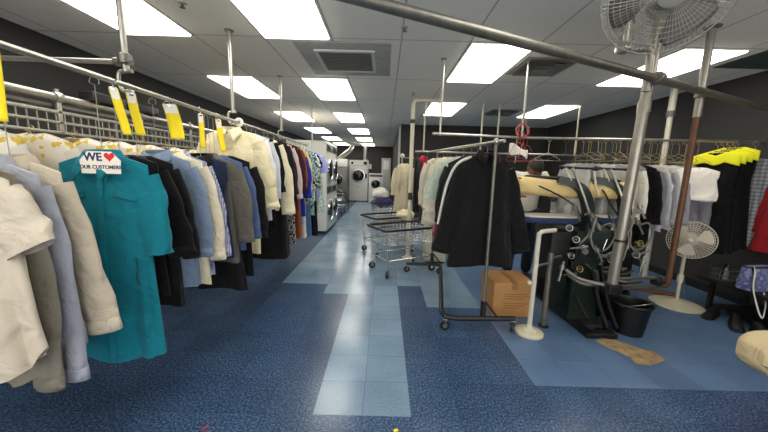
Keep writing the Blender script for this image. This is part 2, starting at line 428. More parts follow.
# ------------------------------------------------------------------ garment builder
def sgn(a, p): return math.copysign(abs(a) ** p, a)
class Torso:
    def __init__(s, W, L, D, hem, neck, slope, tail, sway, rnd, fold, dip=.03):
        s.W, s.L, s.D, s.hem, s.neck, s.slope, s.tail, s.sway, s.fold, s.dip = W, L, D, hem, neck, slope, tail, sway, fold, dip
        s.p = [rnd.uniform(0, 6.28) for _ in range(8)]
        s.k = [rnd.choice((4, 5)), rnd.choice((7, 8)), rnd.choice((11, 13))]
    def half(s, v):
        if v < .16: return s.W
        u = (v - .16) / .84
        w = s.W - .035
        return w + (s.hem - w) * u ** .8 + (s.W - w) * max(0, 1 - u * 6)
    def at(s, th, v, off=0.):
        c, q = cos(th), sin(th)
        h = s.half(v)
        x = h * sgn(c, .75)
        dd = .012 + (s.D - .012) * (1 - math.exp(-v * 7))
        ys = sgn(q, .8)
        A = s.fold * (v ** .8)
        ph = A * (sin(s.k[0] * th + s.p[0] + 1.2 * v) + .7 * sin(s.k[1] * th + s.p[1] - 2 * v) + .35 * sin(s.k[2] * th + s.p[2] + 4 * v))
        ph += s.fold * .25 * sin(9 * v + 2 * th + s.p[3]) * min(1, v * 4)
        y = (dd + off) * ys + ph * (q if abs(q) > .35 else q * .7)
        x = x + (off + ph * .6) * c
        ax = abs(x)
        zt = -s.slope * max(0, ax - s.neck * .8)
        if ax < s.neck: zt -= s.dip * (1 - (ax / s.neck) ** 2) * (1.6 if q < 0 else .3)
        zb = -s.L + s.tail * (ax / max(h, .01)) ** 3 + .012 * sin(2 * th + s.p[4])
        z = zt * (1 - v) + zb * v
        x += s.sway * v * v
        return Vector((x, y, z))
    def mesh(s, nu=56, nv=26):
        mb = MB(); rs = [[s.at(2 * PI * i / nu, (j / nv) ** 1.35) for i in range(nu)] for j in range(nv + 1)]
        mb.rings(rs, False, False)
        for i in range(1, nu // 2):                         # shoulder seam
            a, b_ = i, nu - i
            a2, b2 = i + 1, nu - i - 1
            if a2 <= nu // 2: mb.f.append((a, a2, b2, b_) if a2 != b2 else (a, a2, b_))
        mb.f.append((0, 1, nu - 1))
        return mb
    def patch(s, t0, t1, v0, v1, off, nu=8, nv=18):
        return MB().grid(lambda a, c: s.at(t0 + (t1 - t0) * a, v0 + (v1 - v0) * c, off), nu, nv)
def xth(T, x, v=.3):                                         # front angle at a given x
    c = math.copysign(min(1, abs(x) / T.half(v)) ** (1 / .75), x)
    return -math.acos(max(-1, min(1, c)))
def sleeve_mb(T, side, Ls, a0, a1, r0, r1, rnd, flat=.32, nv=14, nu=20, cuff=False):
    S = Vector((side * (T.W - .045), 0, -T.slope * (T.W - T.neck * .8) - r0 * .72))
    pts = [S]; 
    for k in range(nv):
        a = a0 + (a1 - a0) * min(1, (k + 1) / nv * 1.6)
        pts.append(pts[-1] + Vector((side * sin(a), 0, -cos(a))) * Ls / nv)
    rs = []; p1, p2 = rnd.uniform(0, 6), rnd.uniform(0, 6)
    for k, c in enumerate(pts):
        t = k / nv; tg = (pts[min(k + 1, nv)] - pts[max(k - 1, 0)]).normalized()
        u = Vector((tg.z, 0, -tg.x)); u = u if u.x * side > 0 else -u
        r = r0 + (r1 - r0) * t ** .8
        if cuff and t > .93: r *= .93
        ring = []
        for i in range(nu):
            th = 2 * PI * i / nu
            w = 1 + .12 * t * sin(3 * th + p1 + 5 * t) + .07 * sin(13 * t + 2 * th + p2) * min(1, t * 4) + .04 * sin(23 * t + 3 * th + p1) * min(1, t * 4)
            ring.append(c + u * r * w * sgn(cos(th), .85) + Vector((0, 1, 0)) * r * (flat + .12 * t) * w * sgn(sin(th), .85))
        rs.append(ring)
    return MB().rings(rs, True, False), pts
def collar_mb(T, spread=1., point=.075, rn=None):
    n = 26; rx, ry = rn or T.neck * .92, .05
    rows = []
    for k in range(n + 1):
        a = -PI / 2 + .12 + (2 * PI - .24) * k / n           # front, round the back, to front again
        d = Vector((rx * cos(a), ry * sin(a), 0)); o = Vector((cos(a), sin(a), 0))
        e = min(1, abs(k / n - .5) * 2) ** 3                 # 0 at the back, 1 at the front points
        zb = -.012 - .045 * e
        side = 1 if k < n / 2 else -1
        rows.append([d + Vector((0, 0, zb)), d * 1.0 + Vector((0, 0, zb + .034 - .004 * e)), d + o * .012 + Vector((0, 0, zb + .036 - .006 * e)),
                     d + o * (.026 + .012 * e) + Vector((side * .03 * e * spread, -.012 * e, zb + .002 - point * e * .6)),
                     d + o * (.03 + .016 * e) + Vector((side * .045 * e * spread, -.016 * e, zb - .008 - point * e))])
    return MB().rings([[r[j] for r in rows] for j in range(5)], closed=False)

gi = [0]
HG = {}
def hanger(label, loc, rz, hook, m, group, half=.2, slope=.36):
    """wire hanger, origin at the garment's neck; its hook reaches up by `hook`"""
    o = HG.get((round(hook, 2), m.name, half))
    if o is None:
        mb = MB()
        hk = [(0, 0, .0)] + [(0, 0, hook - .045)] + [(.024 * cos(a), 0, hook - .03 + .024 * sin(a)) for a in [PI + .3 - k * (PI + .9) / 10 for k in range(11)]]
        mb.tube(hk, .0022, 6)
        zz = -slope * half
        mb.tube([(0, 0, .0), (.03, 0, -.012), (half - .02, 0, zz), (half, 0, zz - .012), (half - .015, 0, zz - .022), (-half + .015, 0, zz - .022), (-half, 0, zz - .012), (-half + .02, 0, zz), (-.03, 0, -.012), (0, 0, 0)], .0024, 6)
        o = obj('wire_hanger', mb, m); HG[(round(hook, 2), m.name, half)] = o
    else:
        o = o.copy(); C.objects.link(o)
    o.location = loc; o.rotation_euler = (0, 0, rz)
    return tag(o, label, 'hanger', group)

def garment(name, cat, label, short, pos, m, rz=0., W=.21, L=.74, D=.052, hem=.23, neck=.075, slope=.34, sleeve=None, slen=None, sr=(.09, .055), sang=None,
            collar=False, cm=None, placket=False, buttons=0, bm_=None, pockets=0, tail=0., sway=0., fold=.014, seed=None, group=None, hook=.1, hm=None, hgroup=None,
            sm=None, extra=None, nu=48, nv=22, cuffs=True, lapel=None):
    gi[0] += 1; rnd = random.Random(seed if seed is not None else gi[0] * 7 + 1)
    t = thing(name, label, cat, pos, rz, group)
    T = Torso(W, L, D, hem, neck, slope, tail, sway, rnd, fold)
    obj('body', T.mesh(nu, nv), m, t, angle=75)
    if sleeve:
        long = sleeve == 'long'
        Ls = slen or (.56 if long else .2)
        a0, a1 = (sang or ((.5, .07) if long else (.6, .28)))
        r1 = sr[1] if long else max(sr[1], .088)
        for sd in (-1, 1):
            s_, pts = sleeve_mb(T, sd, Ls, a0, a1 + rnd.uniform(-.05, .05), sr[0], r1, rnd)
            so = obj('sleeve', s_, sm or m, t, angle=75)
            if long and cuffs:
                tg = (pts[-1] - pts[-3]).normalized(); u = Vector((tg.z, 0, -tg.x)); c0 = pts[-1] - tg * .05
                rs = [[c0 + tg * (.062 * k) + u * r1 * 1.06 * cos(2 * PI * i / 18) + Vector((0, 1, 0)) * r1 * .47 * sin(2 * PI * i / 18) for i in range(18)] for k in (0, 1)]
                obj('cuff', MB().rings(rs, False, False), sm or m, so, solid=.004)
    if collar: obj('collar', collar_mb(T), cm or m, t, solid=.003, angle=60)
    if placket:
        pt = obj('placket', T.patch(xth(T, -.017), xth(T, .017), .02, .99, .006, 3, 30), m, t, solid=.003)
    for k in range(buttons):
        p = T.at(-PI / 2, .06 + .8 * k / max(1, buttons), .0095)
        obj('button', MB().lathe([(.001, -.003), (.006, -.002), (.0065, 0), (.005, .002), (.001, .0012)], p, (0, -1, 0), 12), bm_ or PAPER, t)
    for sd in ((1, -1)[:pockets]):
        obj('pocket', T.patch(xth(T, sd * .07), xth(T, sd * .165), .27, .4, .006, 8, 8), m, t, solid=.003)
    if lapel:
        for sd in (-1, 1):
            vs = [T.at(xth(T, sd * .01), .38, .012), T.at(xth(T, sd * .05), .02, .014), T.at(xth(T, sd * .1), .1, .016), T.at(xth(T, sd * .12), .16, .017), T.at(xth(T, sd * .075), .19, .015)]
            obj('lapel', MB().add(vs, [(0, 1, 2, 4), (2, 3, 4)]), lapel, t, solid=.004)
    if extra: extra(t, T)
    if hm: hanger('wire hanger inside the ' + short, pos, rz, hook, hm, hgroup, half=W - .03, slope=slope)
    return t
def trousers(label, short, pos, m, rz=0., W=.17, L=.6, group=None, hook=.2, hm=None, hgroup=None, seed=1):
    """pair folded over the hanger's lower bar"""
    rnd = random.Random(seed); t = thing('folded_trousers', label, 'trousers', pos, rz, group)
    p = [rnd.uniform(0, 6) for _ in range(4)]
    def side(sg, L_):
        def f(a, c):
            x = -W + 2 * W * a
            if c < .12: q = c / .12 * PI / 2; return Vector((x, sg * .016 * sin(q), -.075 + .016 * cos(q)))
            z = (c - .12) / .88
            return Vector((x * (1 + .06 * z), sg * (.016 + .02 * z) + .009 * z * sin(7 * a + p[0] + 3 * z), -.075 - L_ * z + .012 * sin(4 * a + p[1])))
        return f
    for sg, L_, nm in ((-1, L, 'front_leg'), (1, L * .93, 'back_leg')): obj(nm, MB().grid(side(sg, L_), 16, 18), m, t, solid=.012, angle=70)
    if hm: hanger('wire hanger holding the ' + short, pos, rz, hook, hm, hgroup, half=.19)
    return t

def text_mesh(s, size, m, parent, name='lettering', loc=(0, 0, 0), rot=(PI / 2, 0, 0), bold=.02):
    cu = bpy.data.curves.new('t', 'FONT'); cu.body = s; cu.size = size; cu.align_x = 'CENTER'; cu.extrude = .0006; cu.offset = bold * size
    tmp = bpy.data.objects.new('t', cu); C.objects.link(tmp)
    dg = bpy.context.evaluated_depsgraph_get(); me = bpy.data.meshes.new_from_object(tmp.evaluated_get(dg))
    bpy.data.objects.remove(tmp); me.materials.append(m)
    o = bpy.data.objects.new(name, me); C.objects.link(o); o.parent = parent; o.location = loc; o.rotation_euler = rot
    return o

# ------------------------------------------------------------------ left garment rail
XRAIL, ZRAIL = -1.45, 1.93
t = thing('garment_rail', 'long galvanised pipe rail hung from the ceiling carrying the left-hand clothes', 'garment rail', (XRAIL, 0, 0))
obj('rail', MB().tube([(0, -.4, ZRAIL), (0, 1.6, ZRAIL), (0, 3.2, ZRAIL - .003), (0, 5.6, ZRAIL - .01)], .0135, 14), CHROME, t)
obj('end_cap', MB().ell((0, 5.61, ZRAIL - .01), (.02, .02, .02)), BLACKP, t)
for y in (1.79, 2.99, 4.35, 6.2):
    if y < 6:
        rd = obj('drop_rod', MB().tube([(-.02 + .0, y, ZC - .001), (-.02, y, ZRAIL + .08)], .017, 12), CHROME, t)
        obj('flange', MB().lathe([(.04, ZC - .001), (.04, ZC - .008), (.02, ZC - .014)], (-.02, y, 0)), CHROME, rd)
        hk = MB().tube([(.015, y, ZRAIL + .085), (-.03, y, ZRAIL + .085), (-.06, y, ZRAIL + .075), (-.068, y, ZRAIL + .03), (-.05, y, ZRAIL - .02), (-.01, y, ZRAIL - .024), (.006, y, ZRAIL - .018)], .011, 10, smooth=4)
        obj('saddle_hook', hk, CHROME, rd)
t = thing('drop_rod', 'thin far white rod hanging from the ceiling beside the stacked dryers', 'rod', (-1.5, 6.28, 0))
obj('rod', MB().tube([(0, 0, ZC - .001), (0, 0, 1.7)], .012, 10), WHITEP, t)
obj('flange', MB().lathe([(.03, ZC - .001), (.03, ZC - .01), (.012, ZC - .014)]), WHITEP, t)
# cross pipe to the wall, with its clamp on the first rod
t = thing('cross_pipe', 'galvanised cross pipe clamped to the first drop rod at upper left', 'pipe', (0, 1.83, 0))
obj('pipe', MB().tube([(XL + .001, .0, 2.09), (-1.52, .0, 2.075)], .014, 12), CHROME, t)
cl = MB().lathe([(.024, 0), (.034, .005), (.034, .05), (.024, .055)], (XRAIL - .02, -.04, 2.05)); cl.tube([(-1.56, 0, 2.075), (-1.5, 0, 2.075)], .024, 12)
for s_ in (-1, 1): cl.tube([(-1.5, -.03, 2.075 + s_ * .012), (-1.44, -.07, 2.075 + s_ * .012 - .02)], .006, 8)
obj('clamp', cl, DKSTEEL, t)
obj('set_screw', MB().tube([(-1.45, -.06, 2.06), (-1.40, -.09, 2.045)], .006, 8).lathe([(.014, 0), (.014, .01)], (-1.40, -.09, 2.045), (.8, -.5, -.2)), CHROME, t)
# size divider disc
t = tag(obj('rail_disc', MB().ring((0, 0, 0), .033, .012, (0, 1, 0)).ring((0, .0, 0), .019, .004, (0, 1, 0)), PAPER, loc=(XRAIL, 3.06, ZRAIL)), 'round white divider disc threaded on the left garment rail', 'rail divider')

# conveyor rail behind
XV = -2.3
t = thing('hanger_conveyor', 'slotted overhead hanger conveyor running along the left wall behind the clothes', 'conveyor', (XV, 0, 0))
obj('top_pipe', MB().tube([(0, .2, 1.945), (0, 6.5, 1.945)], .026, 14), CHROME, t)
for z, r, nm in ((1.845, .011, 'upper_track'), (1.775, .009, 'middle_track'), (1.705, .009, 'lower_track')):
    obj(nm, MB().box((-.012, .2, z - r), (.012, 6.5, z + r), .003), CHROME, t)
bk = MB(); bk.box((-.03, .2, 1.88), (-.02, 6.5, 1.9))
obj('drive_chain', bk, DKSTEEL, t)
pk = MB()
y = .25
while y < 6.5:
    pk.box((-.004, y - .004, 1.705), (.004, y + .004, 1.845)); y += .058
o = obj('slot_pegs', pk, CHROME, t, smooth=False)
for k in range(9):
    y = .75 + k * .72
    c_ = MB().lathe([(.034, -.025), (.038, -.018), (.038, .018), (.034, .025)], (0, y, 1.945), (0, 1, 0))
    c_.box((-.012, y - .015, 1.7), (.012, y + .015, 1.93), .004); c_.box((-.01, y - .012, 1.97), (.01, y + .012, 2.0), .003)
    cc = obj('clamp', c_, CHROME, t)
    if k % 3 == 0: obj('wall_arm', MB().tube([(0, y, 1.99), (XL - XV + .002, y, 2.02)], .012, 8), CHROME, cc)
# dark boxes on top of the conveyor, seen at the tags
for k, (y, l) in enumerate(((2.55, .3), (2.95, .25))):
    tag(obj('control_box', MB().box((-.06, -l / 2, 0), (.06, l / 2, .07), .008), BLACKP, loc=(XV, y, 1.971)), ('longer' if k == 0 else 'shorter') + ' black control box on top of the hanger conveyor', 'control box')

# paper-caped clothes on the conveyor
m, nt, b = base('printed_paper_cape')
v = coords(nt)
n1 = N(nt, 'ShaderNodeTexNoise', Scale=6.5, Detail=3.); nt.links.new(v, n1.inputs['Vector'])
nt.links.new(ramp(nt, n1.outputs['Fac'], [(0, lin((222, 216, 204))), (.55, lin((206, 178, 70))), (.66, lin((150, 130, 60)))], 'CONSTANT'), b.inputs['Base Color'])
b.inputs['Roughness'].default_value = .75
CAPEM = m
def cape(t, T, mm=None, v1=.3):
    obj('paper_cape', MB().rings([[T.at(2 * PI * i / 40, v1 * j / 6, .012) + Vector((0, 0, .006)) for i in range(40)] for j in range(7)], False, False), mm or CAPEM, t, solid=.002, angle=75)
def capetop(mm=None, v1=.3): return lambda t, T: cape(t, T, mm, v1)
cap_cols = [((208, 204, 196), 'pale grey'), ((226, 220, 206), 'ivory'), ((120, 112, 96), 'taupe'), ((232, 228, 220), 'white'), ((186, 190, 200), 'silver grey'), ((60, 58, 58), 'charcoal'), ((90, 86, 90), 'dim grey')]
for k, y in enumerate((1.62, 1.86, 2.12, 2.4, 2.7, 3.0, 3.3)):
    c_, nm = cap_cols[k]
    garment('caped_shirt', 'shirt', f'{nm} shirt under a gold-flowered paper cape on the rear conveyor, ' + ('nearest' if k == 0 else ordn[k]) + ' along', f'{nm} caped shirt on the conveyor',
            (XV + .16, y, 1.67), cloth('conv' + nm.replace(' ', ''), c_), rz=.1 * (k % 3 - 1), W=.23, L=.78, sleeve='long', extra=capetop(), group='paper-caped clothes on the conveyor', hook=.05, hm=WIREGOLD, hgroup='hangers on the conveyor', nu=40, nv=14)

# --- the clothes on the left rail, from the nearest to the farthest
LG = 'clothes along the left garment rail'; LH = 'hangers on the left garment rail'
def LR(name, cat, label, short, y, z, m, x=0., **kw):
    kw.setdefault('hook', ZRAIL + .012 - z); kw.setdefault('hm', WIREG)
    return garment(name, cat, label, short, (XRAIL + x, y, z), m, group=LG, hgroup=LH, **kw)
LR('short_sleeved_shirt', 'shirt', 'off-white short-sleeved shirt with curved tail, nearest on the left rail', 'nearest off-white short-sleeved shirt', 1.06, 1.48,
   cloth('offwhite', (196, 186, 170)), x=-.07, W=.205, L=.8, hem=.235, sleeve='short', slen=.2, sr=(.1, .088), sang=(.7, .42), tail=.1, rz=-.03, collar=True, nu=64, nv=30, fold=.02)
LR('collarless_shirt', 'shirt', 'stone grey shirt showing behind the nearest off-white shirt', 'stone grey shirt', 1.17, 1.5, cloth('stone', (136, 130, 118)), x=-.19, W=.215, L=.92, hem=.225, sleeve='long', slen=.84, sang=(.3, .02), rz=-.02, tail=.05, nu=56)
LR('dress_shirt', 'shirt', 'pale blue-grey shirt squeezed between a grey shirt and a cream shirt', 'pale blue-grey shirt', 1.25, 1.5, cloth('paleblue', (166, 170, 184)), x=-.2, W=.225, L=.93, hem=.22, sleeve='long', slen=.85, sang=(.3, .03), rz=-.03, tail=.08, collar=True, nu=56)
LR('dress_shirt', 'shirt', 'cream long-sleeved shirt with buttoned cuff, left of the teal uniform', 'cream long-sleeved shirt', 1.34, 1.51, cloth('cream1', (198, 187, 168)), x=-.2, W=.225, L=.89, hem=.205, sleeve='long', slen=.68, sr=(.095, .075), sang=(.36, .22), collar=True, placket=True, nu=64, nv=30, rz=-.04)
TEAL = cloth('teal', (24, 122, 140))
def teal_extra(t, T):
    cp = MB().rings([[Vector((.082 * cos(a) * (1 - .25 * j), -.052 - .004 * sin(a * 3), -.005 - .085 * j + (.02 * (1 - abs(cos(a)))) * (1 - j))) for a in [PI * (1 - i / 16) for i in range(17)]] for j in (0, 1)], closed=False)
    sg = obj('hanger_sign', MB().add([(-.056, -.09, .02), (.056, -.09, .02), (.098, -.09, -.025), (.094, -.09, -.09), (-.094, -.09, -.09), (-.098, -.09, -.025)], [(0, 1, 2, 3, 4, 5)]), PAPER, t, solid=.002, smooth=False, loc=(.06, 0, -.012))
    sg['label'] = 'white paper sign with a red heart on the hanger'
    NAVY = mat('navy_ink', (38, 40, 92), .7); RED = mat('red_ink', (214, 40, 44), .7)
    text_mesh('WE', .056, NAVY, sg, loc=(-.033, -.0915, -.026), bold=.03)
    hp = [(16 * sin(a) ** 3, 13 * cos(a) - 5 * cos(2 * a) - 2 * cos(3 * a) - cos(4 * a)) for a in [2 * PI * i / 32 for i in range(32)]]
    obj('heart', MB().add([(.046 + x * .0016, -.0915, -.005 + y * .0016) for x, y in hp], [tuple(range(32))]), RED, sg, smooth=False)
    text_mesh('OUR CUSTOMERS', .0248, NAVY, sg, loc=(0, -.0915, -.066), bold=.03)
    # hem seam, waist tie
    tie = MB().tube([(.17, -.07, -.55), (.175, -.075, -.62), (.168, -.075, -.66), (.178, -.075, -.7)], .004, 6, smooth=4)
    ti = obj('tie', tie, mat('dark_teal_tie', (14, 62, 72), .8), t); ti['label'] = 'dark tie string'
    # pocket flaps either side
    for sd in (-1, 1): obj('pocket_flap', T.patch(xth(T, sd * .06), xth(T, sd * .16), .16, .19, .009, 6, 4), TEAL, t, solid=.004)
LR('uniform_dress', 'uniform', 'teal short-sleeved uniform dress with collar under a white heart sign', 'teal uniform dress', 1.62, 1.55, TEAL, x=-.05, W=.225, L=1.15, hem=.225, D=.055, sleeve='short', slen=.42, sr=(.1, .082), sang=(.34, .02),
   collar=True, placket=True, extra=teal_extra, nu=72, nv=36, fold=.018, rz=.06)
BLK = cloth('black1', (20, 20, 23)); BLK2 = cloth('black2', (28, 27, 30)); NAV = cloth('navy', (38, 46, 72))
LR('jersey_shirt', 'shirt', 'black short-sleeved top hanging just right of the teal uniform', 'first black top', 1.83, 1.56, BLK, x=-.14, W=.225, L=.88, sleeve='long', slen=.5, sr=(.11, .08), sang=(.5, .2), nu=56)
LR('jersey_shirt', 'shirt', 'black long top between the black short-sleeved top and a denim shirt', 'second black top', 1.95, 1.56, BLK2, x=-.13, W=.22, L=1.0, sleeve='long')
LR('denim_shirt', 'shirt', 'light denim blue shirt with buttoned cuff behind the black tops', 'light denim shirt', 2.1, 1.58, cloth('denim', (126, 144, 170)), x=-.12, W=.225, L=.94, sleeve='long', slen=.6, sr=(.1, .062), collar=True, buttons=4, nu=56)
LR('dress_shirt', 'shirt', 'butter cream shirt between the denim shirt and the checked shirt', 'butter cream shirt', 2.19, 1.58, cloth('butter', (226, 216, 190)), x=-.09, W=.225, L=.97, sleeve='long', slen=.66, collar=True)
LR('checked_shirt', 'shirt', 'small blue and white checked shirt beside the navy jacket', 'small-checked blue shirt', 2.27, 1.58, cloth('check', (84, 92, 146), 'plaid', (150, 156, 190), (206, 208, 222), 7), x=-.1, W=.22, L=.92, sleeve='long', slen=.66, collar=True)
LR('jacket', 'jacket', 'dark navy waistcoat hung in front of the grey jacket on the left rail', 'navy waistcoat', 2.4, 1.575, NAV, x=-.0, W=.2, L=.82, hem=.21, sleeve=None, collar=True, cm=BLK, nu=56)
LR('jacket', 'jacket', 'charcoal grey jacket behind the navy waistcoat', 'charcoal grey jacket', 2.48, 1.58, cloth('char', (100, 97, 90)), x=-.0, W=.235, L=.88, sleeve='long', slen=.58, sr=(.1, .062), collar=True)
LR('long_sleeved_shirt', 'shirt', 'mid blue long-sleeved shirt right of the charcoal jacket', 'mid blue shirt', 2.62, 1.59, cloth('midblue', (80, 100, 142)), x=-.01, W=.23, L=.82, sleeve='long', slen=.6, sr=(.095, .06))
LR('suit_coat', 'coat', 'black suit coat right of the mid blue shirt, below the cream coat', 'black suit coat', 2.71, 1.6, BLK, x=.01, W=.235, L=1.1, sleeve='long', slen=.6, sr=(.12, .08))
LR('long_skirt', 'skirt', 'long black skirt hanging lowest below the blue shirt', 'long black skirt', 2.53, 1.2, BLK2, x=-.0, W=.19, L=.76, hem=.27, neck=.19, slope=.05, sleeve=None, hook=.742)
LR('overcoat', 'coat', 'large cream overcoat bunched high on the left rail behind the yellow tickets', 'large cream overcoat', 2.9, 1.85, cloth('cream2', (222, 212, 176)), x=.0, W=.235, L=1.2, D=.085, sleeve='long', slen=.62, sr=(.12, .08), sang=(.5, .16), collar=True, fold=.024, nu=64, nv=28)
LR('dress_shirt', 'shirt', 'white shirt with a black neck label right of the cream overcoat', 'white shirt with black label', 3.08, 1.85, cloth('white2', (232, 230, 224)), W=.23, L=.82, sleeve='long', slen=.62,
   extra=lambda t, T: obj('neck_label', MB().box((-.03, -.03, -.012), (.03, -.024, .02)), BLK, t))
LR('striped_shirt', 'shirt', 'pale lavender-grey striped shirt on the left rail', 'lavender-grey striped shirt', 3.2, 1.85, cloth('lavstripe', (190, 192, 206), 'stripe', (214, 214, 222), None, 6), x=.01, W=.23, L=.9, sleeve='long')
LR('slim_dress', 'dress', 'slim black dress between the striped shirt and the ivory cardigan', 'slim black dress', 3.29, 1.85, BLK, x=.02, W=.23, L=1.0, sleeve='long', slen=.5)
LR('cardigan', 'cardigan', 'ivory cardigan with loose white sleeve on the left rail', 'ivory cardigan', 3.42, 1.85, cloth('ivory', (232, 222, 190)), x=.01, W=.235, L=.84, D=.09, sleeve='long', slen=.74, sr=(.12, .07))
LR('evening_coat', 'coat', 'long black coat reaching lowest in the middle of the left rail', 'long black coat', 3.62, 1.85, BLK2, x=.02, W=.24, L=1.44, hem=.27, D=.1, sleeve='long', slen=.62, sr=(.1, .062))
LR('suit_coat', 'coat', 'dark aubergine coat beside the long black coat', 'dark aubergine coat', 3.76, 1.85, cloth('auber', (58, 46, 52)), x=.01, W=.235, L=1.0, sleeve='long')
LR('blouse', 'blouse', 'blush pink blouse on the left rail', 'blush pink blouse', 3.92, 1.84, cloth('blush', (224, 200, 198)), x=.02, W=.23, L=.95, sleeve='long', slen=.62)
LR('printed_dress', 'dress', 'black and white printed dress hanging long behind the pink blouse', 'black and white printed dress', 4.03, 1.84, cloth('bwprint', (30, 28, 30), 'print', (214, 208, 200), (120, 110, 110), 2.), W=.22, L=1.36, hem=.26, sleeve='long', slen=.4)
LR('wool_coat', 'coat', 'deep maroon wool coat on the left rail', 'deep maroon coat', 4.16, 1.84, cloth('maroon', (66, 40, 44)), x=.02, W=.235, L=.92, sleeve='long')
LR('long_dress', 'dress', 'rust brown long dress on the left rail', 'rust brown dress', 4.29, 1.84, cloth('rust', (150, 78, 52)), x=.03, W=.225, L=1.34, sleeve='long', slen=.5)
LR('royal_blouse', 'blouse', 'royal blue blouse peeking out below a mustard shirt', 'royal blue blouse', 4.41, 1.75, cloth('royal', (44, 58, 160)), x=.05, W=.23, L=.95, sleeve='long')
LR('polo_shirt', 'shirt', 'mustard yellow shirt with pale collar on the left rail', 'mustard shirt', 4.52, 1.83, cloth('mustard', (212, 190, 104)), x=.0, W=.23, L=.8, sleeve='short', collar=True, cm=PAPER)
LR('long_dress', 'dress', 'cream and sky blue long dress on the left rail', 'cream and blue long dress', 4.65, 1.83, cloth('creamsky', (224, 216, 196), 'print', (190, 206, 220), (150, 180, 210), .5), x=.01, W=.22, L=1.4, sleeve='long')
LR('printed_blouse', 'blouse', 'black and ivory leaf print blouse on the left rail', 'leaf print blouse', 4.79, 1.83, cloth('leaf', (44, 56, 56), 'print', (216, 220, 206), (120, 160, 150), 1.6), x=.02, W=.23, L=.9, sleeve='long')
LR('denim_trousers', 'dress', 'mid blue denim dress hanging long near the far end of the left rail', 'mid blue denim dress', 4.93, 1.82, cloth('jean', (82, 112, 160)), x=.01, W=.21, L=1.44, sleeve='short')
LR('printed_dress', 'dress', 'teal green flower print dress near the far end of the left rail', 'teal flower print dress', 5.06, 1.82, cloth('tealprint', (60, 96, 96), 'print', (206, 222, 210), (140, 186, 176), 1.4), x=.03, W=.23, L=1.1, sleeve='long')
LR('dress_shirt', 'shirt', 'white shirt between two flower prints near the far end of the left rail', 'far white shirt', 5.19, 1.82, cloth('white3', (226, 226, 220)), x=.01, W=.23, L=.86, sleeve='short')
LR('long_dress', 'dress', 'black long dress near the end of the left rail', 'far black long dress', 5.3, 1.81, BLK, x=.03, W=.22, L=1.5, sleeve='short')
LR('scrub_top', 'shirt', 'lilac short-sleeved shirt, last but one on the left rail', 'lilac shirt', 5.42, 1.81, cloth('lilac', (156, 160, 220)), x=.05, W=.235, L=.8, sleeve='short', slen=.26, sr=(.12, .11))
LR('printed_blouse', 'dress', 'pale mint print dress, last on the left rail', 'mint print dress', 5.53, 1.8, cloth('mint', (196, 214, 206), 'print', (150, 182, 172), (226, 230, 224), 1.3), x=.05, W=.235, L=1.1, hem=.3, sleeve='short')

# yellow tickets hung on the rail
def ticket(loc, rz, lean, w, l, lab, bend=0.):
    t = thing('yellow_ticket', lab, 'ticket', loc, rz, 'yellow tickets on the left rail')
    def f(off):
        return lambda a, c: Vector((-w / 2 + w * a + lean * c, off + .02 * bend * sin(PI * c) - .012 * c, -.035 - l * c))
    obj('strip', MB().grid(f(0), 3, 14), YELLOW, t, solid=.0012)
    obj('stub', MB().add([(-w / 2 + .004, -.0035, -.03), (w / 2 - .004, -.0035, -.03), (w / 2 - .004 + lean * .25, -.0045 + .014 * bend, -.03 - l * .26), (-w / 2 + .004 + lean * .25, -.0045 + .014 * bend, -.03 - l * .26)], [(0, 1, 2, 3)]), PAPER, t, solid=.001, smooth=False)
    cp = MB().ring((0, 0, 0), .017, .003, (0, 1, 0), 24, 6, .8, .3).tube([(0, 0, -.017), (0, 0, -.04)], .003, 6); cp.box((-.012, -.006, -.05), (.012, .006, -.03), .002)
    obj('clip', cp, BRIGHT, t)
ticket((XRAIL, 1.67, ZRAIL), .3, .05, .042, .24, 'leaning yellow ticket strip, left one of the pair nearest above the teal uniform')
ticket((XRAIL, 1.78, ZRAIL), .9, .03, .045, .23, 'narrow yellow ticket strip, right one of the pair nearest above the teal uniform', .4)
ticket((XRAIL, 2.09, ZRAIL), .25, .04, .085, .22, 'broad curling yellow ticket above the denim shirt', 1.)
ticket((XRAIL, 2.43, ZRAIL), .9, .0, .04, .26, 'straight yellow ticket left of the cream overcoat')
ticket((XRAIL, 2.68, ZRAIL), .7, .03, .045, .27, 'yellow ticket against the cream overcoat', .3)
ticket((XRAIL, 1.17, ZRAIL), .4, .0, .05, .25, 'yellow ticket cut by the left edge above the grey shirt')

